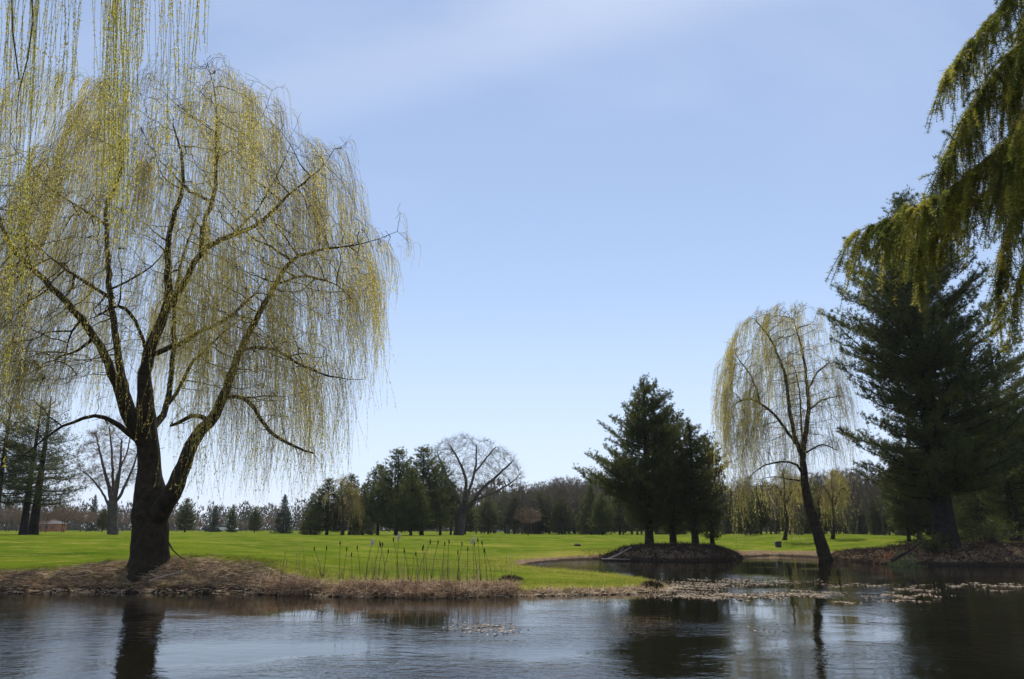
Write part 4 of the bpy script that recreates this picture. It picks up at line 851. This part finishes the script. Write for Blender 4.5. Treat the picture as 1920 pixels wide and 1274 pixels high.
# standing dead reed thatch in front of the lawn
mb = MB(); P, sd, w = scatter(-8.2, .2, 25, 30, 42000, -.12, .75)
den = np.clip(.62 + .55 * noise3(P, 1.5, 41), .02, 1) * np.clip(np.minimum((P[:, 0] + 8.2) / 1.2, (.4 - P[:, 0]) / .6), .15, 1); P = P[rng.uniform(size=len(P)) < den]; n = len(P)
hh = rng.uniform(.12, .62, n) * np.clip(.8 + .45 * noise3(P, 1.1, 42), .35, 1.4); D = unit(rng.normal(size=(n, 3)) * [.55, .45, .2] + [0, 0, .85])
blades(mb, P, D, hh, rng.uniform(.012, .026, n), np.clip(rng.normal(.42, .26, n), 0, 1))
P2 = P[rng.integers(0, n, 9000)]; n = len(P2); D = unit(rng.normal(size=(n, 3)) * [1, .7, .22] + [0, 0, .12]); blades(mb, P2 + rng.uniform(0, .22, (n, 1)) * [0, 0, 1], D, rng.uniform(.12, .4, n), rng.uniform(.012, .024, n), np.clip(rng.normal(.5, .3, n), 0, 1))
m = 130; P2 = P[rng.integers(0, len(P), m)]; Ld = rng.uniform(.6, 1.35, m); D = unit(rng.normal(size=(m, 3)) * .16 + [0, 0, 1]); prisms(mb, P2, P2 + D * Ld[:, None], .006, .003, 3, rng.uniform(.1, .8, m))
m = 60; P2 = P[rng.integers(0, len(P), m)]; Ld = rng.uniform(.3, .8, m); D = unit(rng.normal(size=(m, 3)) * [1, .4, .3] + [0, 0, .5]); prisms(mb, P2, P2 + D * Ld[:, None], .011, .006, 4, rng.uniform(.6, 1, m))
stuff(mb, 'dead_reeds', 'reed_dead', 'reddish brown broken reed thatch along the waterline below the cattails')
# low litter along the spit and pale fringe at the waterline
mb = MB(); P, sd, w = scatter(-1.5, 7.2, 25.5, 31, 26000, -.08, 1.0, True); P = P[(P[:, 1] < 28.6)]; n = len(P)
D = unit(rng.normal(size=(n, 3)) * [1, .8, .5] + [0, 0, .35]); blades(mb, P, D, rng.uniform(.05, .2, n), rng.uniform(.014, .04, n), np.clip(rng.normal(.6, .25, n), 0, 1))
P, sd, w = scatter(-26, 6.5, 25, 29.5, 90000, -.06, .07); n = len(P); D = unit(rng.normal(size=(n, 3)) * [1, .5, .12]); blades(mb, P + [0, 0, .015], D, rng.uniform(.06, .22, n), rng.uniform(.015, .04, n), np.clip(rng.normal(.85, .15, n), 0, 1))
stuff(mb, 'shore_litter', 'reed_dead', 'pale litter and short dead stems along the waterline of the grassy spit')
# far banks
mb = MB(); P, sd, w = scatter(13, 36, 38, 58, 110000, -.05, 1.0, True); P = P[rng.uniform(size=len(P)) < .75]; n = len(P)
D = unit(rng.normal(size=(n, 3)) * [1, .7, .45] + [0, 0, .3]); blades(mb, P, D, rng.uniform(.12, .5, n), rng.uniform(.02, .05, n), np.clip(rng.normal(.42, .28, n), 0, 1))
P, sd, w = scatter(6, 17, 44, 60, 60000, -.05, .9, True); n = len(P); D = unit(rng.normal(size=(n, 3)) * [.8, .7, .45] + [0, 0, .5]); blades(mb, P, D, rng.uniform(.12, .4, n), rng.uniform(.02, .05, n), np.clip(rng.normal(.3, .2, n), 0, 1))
stuff(mb, 'bank_thatch', 'brush_shade_tint', 'brown dead stems and brush covering the mound and the far right bank')
mb = MB(); P, sd, w = scatter(X(1590, 46), X(1690, 46), 43, 50, 16000, -.05, 1.6); P = P[rng.uniform(size=len(P)) < .8]; n = len(P)
D = unit(np.stack([rng.normal(.5, .6, n), rng.normal(-.5, .5, n), rng.normal(.15, .35, n)], -1)); blades(mb, P + [0, 0, .03], D, rng.uniform(.25, .8, n), rng.uniform(.02, .045, n), rng.uniform(0, 1, n))
stuff(mb, 'orange_reeds', 'reed_orange', 'bright rusty orange fallen reeds on the right bank below the shrub')
# longer grass at the edges of the lawn and over the spit
mb = MB(); P, sd, w = scatter(-30, 14, 25.5, 52, 330000, .45, 30); k = rng.uniform(size=len(P)) < np.clip(1.15 - (sd - w * .8) / 4.5, .16, 1) * (sd > w * .72) * np.clip(.6 + .5 * noise3(P, 1.3, 44), .1, 1); P, sd = P[k], sd[k]; n = len(P)
D = unit(rng.normal(size=(n, 3)) * .42 + [0, 0, 1]); blades(mb, P, D, rng.uniform(.03, .13, n) * np.clip(1.4 - sd / 5, .45, 1.3), rng.uniform(.012, .022, n), np.clip(rng.normal(.45, .22, n) + .4 * (sd < 1.6), 0, 1))
P, sd, w = scatter(5, 34, 42, 64, 60000, .6, 5); k = (sd > w * .8); P = P[k]; n = len(P); D = unit(rng.normal(size=(n, 3)) * .42 + [0, 0, 1]); blades(mb, P, D, rng.uniform(.05, .16, n), rng.uniform(.02, .035, n), np.clip(rng.normal(.5, .25, n), 0, 1))
stuff(mb, 'rough_grass', 'grass_blade', 'longer yellow green grass fringing the lawn above the bank')
mb = MB(); P, sd, w = scatter(-26, 6.8, 25.5, 33, 26000, .1, 3); P = P[noise3(P, 1.4, 70) > .25]; n = len(P)
D = unit(rng.normal(size=(n, 3)) * .5 + [0, 0, 1]); blades(mb, P, D, rng.uniform(.05, .2, n), rng.uniform(.012, .022, n), np.clip(rng.normal(.4, .25, n), 0, 1))
stuff(mb, 'bank_grass', 'grass_blade', 'green grass shoots breaking through the brown straw of the bank')
# floating litter mats
mb = MB()
for cx, cy, hw, hh_, c in ((1330,1094,110,7,1500),(1400,1092,110,4,1300),(1300,1105,60,9,1500),(1340,1120,105,5,2300),(1500,1114,70,6,1500),(1430,1116,60,3,600),(1610,1098,70,2.5,500),(1710,1108,50,4,700),(1700,1118,60,2.5,400),(1700,1127,45,3,400),(1575,1132,35,2,160),(1820,1097,90,2.2,800),(1890,1099,60,2,400),(1850,1108,60,1.2,90),(905,1178,75,13,200),(940,1188,40,6,40),(1430,1180,60,10,14),(1160,1128,60,4,40)):
    c = int(c * 1.5); u = rng.normal(size=(c, 2)) * .5; px = cx + u[:, 0] * hw; py = cy + u[:, 1] * hh_ + 2 * np.sin(px * .09 + cy)
    t = np.array([at_z(a, b) for a, b in zip(px, py)]); keep = noise3(t * [1, .6, 1], 2.6, 50) + .5 * noise3(t * [1, 2.5, 1], 3.5, 51) > -.05; t = t[keep]; m = len(t)
    th = rng.uniform(0, 6.28, m); D = np.stack([np.cos(th), np.sin(th), np.zeros(m)], -1); sdv = np.stack([-np.sin(th), np.cos(th), np.zeros(m)], -1)
    L = rng.uniform(.015, .07, m)[:, None]; Wd = rng.uniform(.010, .028, m)[:, None]; t[:, 2] = rng.uniform(.006, .02, m)
    V = np.stack([t - D * L, t + sdv * Wd, t + D * L + [0, 0, .006], t - sdv * Wd + [0, 0, .01]], 1); mb.add(V.reshape(-1, 3), np.arange(m * 4).reshape(m, 4), np.repeat(np.clip(rng.normal(.55, .28, m), 0, 1), 4))
stuff(mb, 'floating_litter', 'litter', 'tan rafts of dead leaves and reed bits floating off the tip of the spit')

# ---------------------------------------------------------------- cattails, each its own
def cattail(px, py, i, fluffy, label, group):
    Y = rng.uniform(26.9, 27.9); x = X(px, Y); g = np.array([x, Y, gz(x, Y)]); H = at(px, py, Y)[2] - g[2]
    o = empty('cattail', g); tag(o, label, 'cattail', group); b = rng.normal(size=2) * .13
    Q = np.array([[0, 0, -.05], [b[0] * .3, b[1] * .3, H * .5], [b[0], b[1], H]]); mb = MB(); tube(mb, Q, [.011, .009, .007], 5)
    for _ in range(rng.integers(3, 7)):
        h = rng.uniform(.0, .3) * H; a = rng.uniform(0, 6.28); blades(mb, np.array([[0, 0, h * .2]]), np.array([[math.cos(a) * rng.uniform(.1, .6), math.sin(a) * .25, 1]]), rng.uniform(.25, .75) * H, .02, .8)
    mb.build('stem', M['cattail_stem'], o)
    mb = MB(); top = np.array([b[0], b[1], H]); n = 9; t = np.linspace(0, 1, n); L = .20 if fluffy else .15; rr = np.sin(t * math.pi) ** .35 * (.036 if fluffy else .021); rr[0] = rr[-1] = .004
    C = top + np.stack([0 * t, 0 * t, t * L - L * .5], -1); C[:, 0] += .02 * np.sin(t * 3 + i) * (1.5 if fluffy else .3); tube(mb, C, rr, 8)
    if fluffy: blades(mb, C[rng.integers(1, n - 1, 90)] + rng.normal(size=(90, 3)) * .02, rng.normal(size=(90, 3)), .07, .02, .8)
    mb.build('head', M['cattail_fluff' if fluffy else 'cattail_head'], o, smooth=True)
heads = [(617,1029,0),(621,1028,0),(649,1019,0),(656,1030,0),(672,1040,0),(687,1027,0),(697,1017,1),(710,1019,0),(719,1021,0),(728,1034,0),(733,1023,0),(752,1007,1),(757,1012,0),(774,1033,0),(790,1016,0),(794,1039,0),(802,1029,0),(808,1026,0),(815,1017,0),(834,1020,0),(843,1016,0),(861,1020,0),(865,1036,0),(880,1030,0),(892,1014,1),(897,1020,0),(903,1013,0),(916,1018,0),(925,1032,0)]
names = {697: 'cattail with a pale yellow fluffed out head among the left group of stalks', 752: 'tallest cattail with a pinkish white burst head in the middle of the reed bed', 892: 'cattail with a tan shredded head near the right end of the reed bed',
         617: 'leftmost of the cattails, a dark head touching its neighbour', 621: 'dark headed cattail just right of the leftmost one', 916: 'dark headed cattail second from the right end of the reed bed', 925: 'rightmost and shorter cattail of the reed bed', 757: 'dark headed cattail touching the tall pinkish burst one'}
for i, (px, py, fl) in enumerate(heads):
    cattail(px, py, i, fl, names.get(px, 'dark headed dead cattail on a thin stalk in the reed bed before the lawn'), 'cattails in the reed bed')
# pale broken reed stalks standing in the water
for px, y0, y1, dx, lb in ((895, 1108, 1062, 2, 'pale thick broken stalk standing upright at the right of the reed bed'), (880, 1112, 1074, -3, 'pale leaning stalk just left of the upright broken one'), (788, 1110, 1080, -22, 'pale stick leaning left over the reed thatch'), (745, 1112, 1078, -40, 'long thin stick lying across the reed thatch below the tall cattail'), (893, 1138, 1108, 1, 'short pale stalk poking out of the water beneath the reed bed')):
    Y = 26.4 if y0 < 1120 else 25.3; a = at(px, y0, Y); b = at(px + dx, y1, Y + .1); a[2] = min(a[2], gz(a[0], a[1])) - .05
    if y0 > 1120: a[2] = -.2; b = a + [0.02, 0, .45]
    o = MB(); tube(o, [[0, 0, 0], (b - a) * .5 + [.015, 0, 0], b - a], [.022, .017, .009], 6, a=.95, cap=True); q = o.build('reed_stalk', M['reed_dead']); q.location = a; tag(q, lb, 'reed stalk', 'pale broken stalks')
# sticks and logs
def stick(pts, r, label, Y, m='bare_bark', cat='branch', side=True):
    P = np.array([at(p[0], p[1], Y + (p[2] if len(p) > 2 else 0)) for p in pts]); b = P[0].copy(); o = MB(); tube(o, P - b, np.linspace(r, r * .4, len(P)), 7, cap=True)
    if side:
        k = len(P) // 2; d = unit(P[-1] - P[0]); tube(o, [P[k] - b, P[k] - b + (d + [0, 0, .8]) * .35], [r * .4, r * .15], 4)
    q = o.build('fallen_branch', M[m], smooth=True); q.location = b; tag(q, label, cat)
stick([(316,1018), (324,1032), (336,1043,-.2), (350,1052,-.3)], .03, 'dark broken branch leaning against the right side of the big willow trunk', 28.0, 'willow_bark')
M['pale_wood'] = mat('pale_wood', [(.2, (.22, .18, .14)), (.8, (.45, .38, .30))], .8, 8)
stick([(1140,1049), (1160,1040), (1184,1026)], .07, 'pale bare branch lying on the left slope of the dark mound', 53.6, 'pale_wood')
stick([(1128,1048.5), (1150,1048.5), (1182,1049)], .05, 'pale waterlogged branch lying at the waterline of the dark mound', 53.4, 'pale_wood', side=False)
stick([(1672,1052), (1700,1036), (1728,1016)], .11, 'thin dark log slanting down the bank beneath the leafy shrub', 45.6, 'willow_bark')
stick([(280,1090), (310,1080), (345,1072)], .035, 'grey stick half buried in the straw right of the big willow roots', 27.2, 'pale_wood', side=False)
stick([(100,1077), (118,1074), (128,1073)], .025, 'small pale stick lying on the grass edge left of the big willow', 29.0, 'pale_wood', side=False)
# stones
def rock(px, Y, r, label, m='stone', sq=.6, cat='stone'):
    g = ground_at(px, Y); mb = MB(); u, v = np.meshgrid(np.linspace(0, 2 * math.pi, 13)[:-1], np.linspace(.05, math.pi - .05, 8)); P = np.stack([np.cos(u) * np.sin(v), np.sin(u) * np.sin(v), np.cos(v) * sq], -1).reshape(-1, 3)
    P = P * (1 + .22 * noise3(P, 1.8, int(px)))[:, None] * r; i, j = np.meshgrid(range(7), range(12), indexing='ij'); j2 = (j + 1) % 12
    mb.add(P, np.stack([i * 12 + j, (i + 1) * 12 + j, (i + 1) * 12 + j2, i * 12 + j2], -1).reshape(-1, 4)); 
    if cat == 'hummock':
        a = rng.uniform(0, 6.28, 900); q = rng.uniform(0, 1, 900) ** .5; p = np.stack([np.cos(a) * q, np.sin(a) * q, np.sqrt(1 - q * q * .95) * sq], -1) * r * .95
        blades(mb, p, unit(p * [1, 1, .3] + [0, 0, .25 * r]) + rng.normal(size=(900, 3)) * .4, rng.uniform(.06, .2, 900), .02, rng.uniform(0, 1, 900))
    o = mb.build('stone' if cat == 'stone' else 'hummock', M[m], smooth=True); o.location = g + [0, 0, r * .2 if cat == 'stone' else -r * .12]; tag(o, label, cat)
M['dark_sod'] = mat('dark_sod', [(.2, (.035, .025, .012)), (.5, (.09, .065, .03)), (.8, (.20, .15, .07))], .95, 6, bump=1)
rock(1218, 28.0, .36, 'dark sod hummock near the tip of the grassy spit', 'dark_sod', .5, 'hummock')
rock(958, 29.0, .4, 'dark undercut sod clump where the spit joins the lawn', 'dark_sod', .35, 'hummock')
rock(1034, 42.5, .35, 'dark stone at the edge of the pale mud of the inlet', 'dark_sod', .5)
rock(1082, 66, .28, 'small dark stone on the lawn beyond the inlet', 'dark_sod', .6)
for i, (px, Y, r) in enumerate(((1420, 55.6, .22), (1444, 55.8, .28), (1462, 56, .18), (1486, 55.5, .26), (1508, 55, .2), (1432, 55.7, .15))):
    rock(px, Y, r, ['low', 'largest rounded', 'small', 'flat', 'rightmost small', 'smallest'][i] + ' pale stone of the row at the far shore left of the leaning willow')

# ---------------------------------------------------------------- shrub, bin, vehicles, building
def shrub(px, Y, Wd, H, label, n=2600, m='shrub_leaf'):
    g = ground_at(px, Y, -.05); o = empty('shrub', g); tag(o, label, 'shrub'); st = MB(); lf = MB(); tips = []
    for k in range(34):
        a = rng.uniform(0, 6.28); r = rng.uniform(.2, 1) * Wd / 2; e = np.array([math.cos(a) * r, math.sin(a) * r * .8, H * rng.uniform(.35, 1) * (1 - .35 * (r / Wd * 2) ** 2)]); mid = e * .5 + [0, 0, .12 * H] + rng.normal(size=3) * .05
        tube(st, [[0, 0, 0], mid, e], [.02, .013, .006], 4); tips.append(e); tips.append(mid * .4 + e * .6); tips.append(mid)
    st.build('stem', M['bare_bark'], o); T = np.array(tips)[rng.integers(0, len(tips), n)] + rng.normal(size=(n, 3)) * .11; leaves(lf, T, rng.normal(size=(n, 3)) + [0, 0, .5], rng.uniform(.08, .16, n), rng.uniform(.03, .055, n), rng.uniform(0, 1, n)); lf.build('leaves', M[m], o)
shrub(1688, 46.2, 2.4, 1.5, 'leafy pale green shrub on the right bank above the slanting log')
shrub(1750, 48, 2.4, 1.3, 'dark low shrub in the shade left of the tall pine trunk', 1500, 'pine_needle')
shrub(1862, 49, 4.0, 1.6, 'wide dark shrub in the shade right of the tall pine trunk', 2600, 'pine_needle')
def flat(name, c, rough=.5): return mat(name, [(0, c), (1, c)], rough, attr=False, spec=.5)
M['white_paint'] = flat('white_paint', (.75, .75, .73), .25); M['dark_paint'] = flat('dark_paint', (.03, .035, .05), .25); M['glass'] = flat('glass', (.03, .035, .04), .05); M['rubber'] = flat('rubber', (.02, .02, .02), .8); M['bin'] = flat('bin', (.03, .035, .03), .6)
M['brick'] = mat('brick', [(.3, (.32, .12, .06)), (.7, (.48, .20, .10))], .9, 3, attr=False); M['roof'] = flat('roof', (.07, .06, .06), .8)
def prof_box(mb, prof, y0, y1, a=.5):
    n = len(prof); V = [(x, y0, z) for x, z in prof] + [(x, y1, z) for x, z in prof]; mb.add(V, [(i, (i + 1) % n, n + (i + 1) % n, n + i) for i in range(n)], a)
    for off in (0, n):
        c = np.mean([V[off + i] for i in range(n)], 0); mb.add([V[off + i] for i in range(n)] + [c], [(i, (i + 1) % n, n) for i in range(n)], a)
def car(px, Y, paint, label, rz=0):
    g = ground_at(px, Y); o = empty('car', g, rz); tag(o, label, 'car'); mb = MB()
    prof_box(mb, [(-2.2,.35),(2.2,.35),(2.25,.6),(2.1,.82),(1.2,.95),(-1.5,1.0),(-2.15,.92),(-2.25,.6)], -.85, .85); prof_box(mb, [(-1.75,.98),(1.15,.93),(.55,1.42),(-1.35,1.45)], -.72, .72); mb.build('body', M[paint], o)
    mb = MB(); prof_box(mb, [(-1.5,1.0),(.95,.98),(.5,1.36),(-1.28,1.38)], -.735, .735); mb.build('window', M['glass'], o)
    for x in (-1.35, 1.4):
        for y in (-.86, .86):
            mb = MB(); tube(mb, [[x, y - .1, .33], [x, y + .1, .33]], .33, 16, cap=True); mb.build('wheel', M['rubber'], o)
car(423, 176, 'white_paint', 'white car parked on the far side of the fairway behind the willow strands', .05)
car(398, 182, 'dark_paint', 'dark car parked left of the white car beyond the fairway', .1)
car(914, 150, 'dark_paint', 'dark car with a glinting windscreen right of the bowl shaped tree', 1.4)
car(940, 172, 'white_paint', 'white car parked beyond the fairway right of the dark car', .1)
def building():
    g = ground_at(93, 180, -.1); o = empty('brick_building', g, sc=(.6, .6, .75)); tag(o, 'low orange brick building glimpsed between the small bare trees at left', 'building'); mb = MB(); prof_box(mb, [(-4, 0), (4, 0), (4, 2.3), (-4, 2.3)], -3, 3); mb.build('wall', M['brick'], o)
    mb = MB(); V = [(-4.4,-3.4,2.3),(4.4,-3.4,2.3),(4.4,3.4,2.3),(-4.4,3.4,2.3),(-3,0,3.3),(3,0,3.3)]; mb.add(V, [(0,1,5,4),(2,3,4,5)]); mb.add(V, [(0,4,3),(1,2,5)]); mb.build('roof', M['roof'], o)
    for x in (-2.4, 0, 2.4):
        mb = MB(); prof_box(mb, [(x-.6,.9),(x+.6,.9),(x+.6,1.8),(x-.6,1.8)], -3.04, -2.9); mb.build('window', M['glass'], o)
building()
def litter_bin():
    g = ground_at(1458, 72); o = empty('litter_bin', g); tag(o, 'small dark box standing on the sunny lawn left of the leaning willow', 'box'); mb = MB(); prof_box(mb, [(-.2,0),(.2,0),(.24,.42),(-.24,.42)], -.2, .2); mb.build('body', M['bin'], o); mb = MB(); prof_box(mb, [(-.28,.42),(.28,.42),(.2,.5),(-.2,.5)], -.25, .25); mb.build('lid', M['bin'], o)
litter_bin()

# ---------------------------------------------------------------- air
def haze():
    x0, x1, y0, y1, z0, z1 = -900, 900, -60, 900, -3.0, 34.0
    V = [(x, y, z) for z in (z0, z1) for x, y in ((x0, y0), (x1, y0), (x1, y1), (x0, y1))]
    mb = MB(); mb.add(V, [(0, 3, 2, 1), (4, 5, 6, 7), (0, 1, 5, 4), (1, 2, 6, 5), (2, 3, 7, 6), (3, 0, 4, 7)])
    m = bpy.data.materials.new('haze'); m.use_nodes = True; t = m.node_tree; t.nodes.clear(); out = N(t, 'ShaderNodeOutputMaterial')
    pv = N(t, 'ShaderNodeVolumePrincipled'); pv.inputs['Color'].default_value = (.86, .91, 1, 1); pv.inputs['Density'].default_value = .00014; pv.inputs['Anisotropy'].default_value = .2
    _lk(t, pv, 0, out, 'Volume'); o = mb.build('haze', m); tag(o, kind='stuff')
haze()
S.cycles.volume_bounces = 0
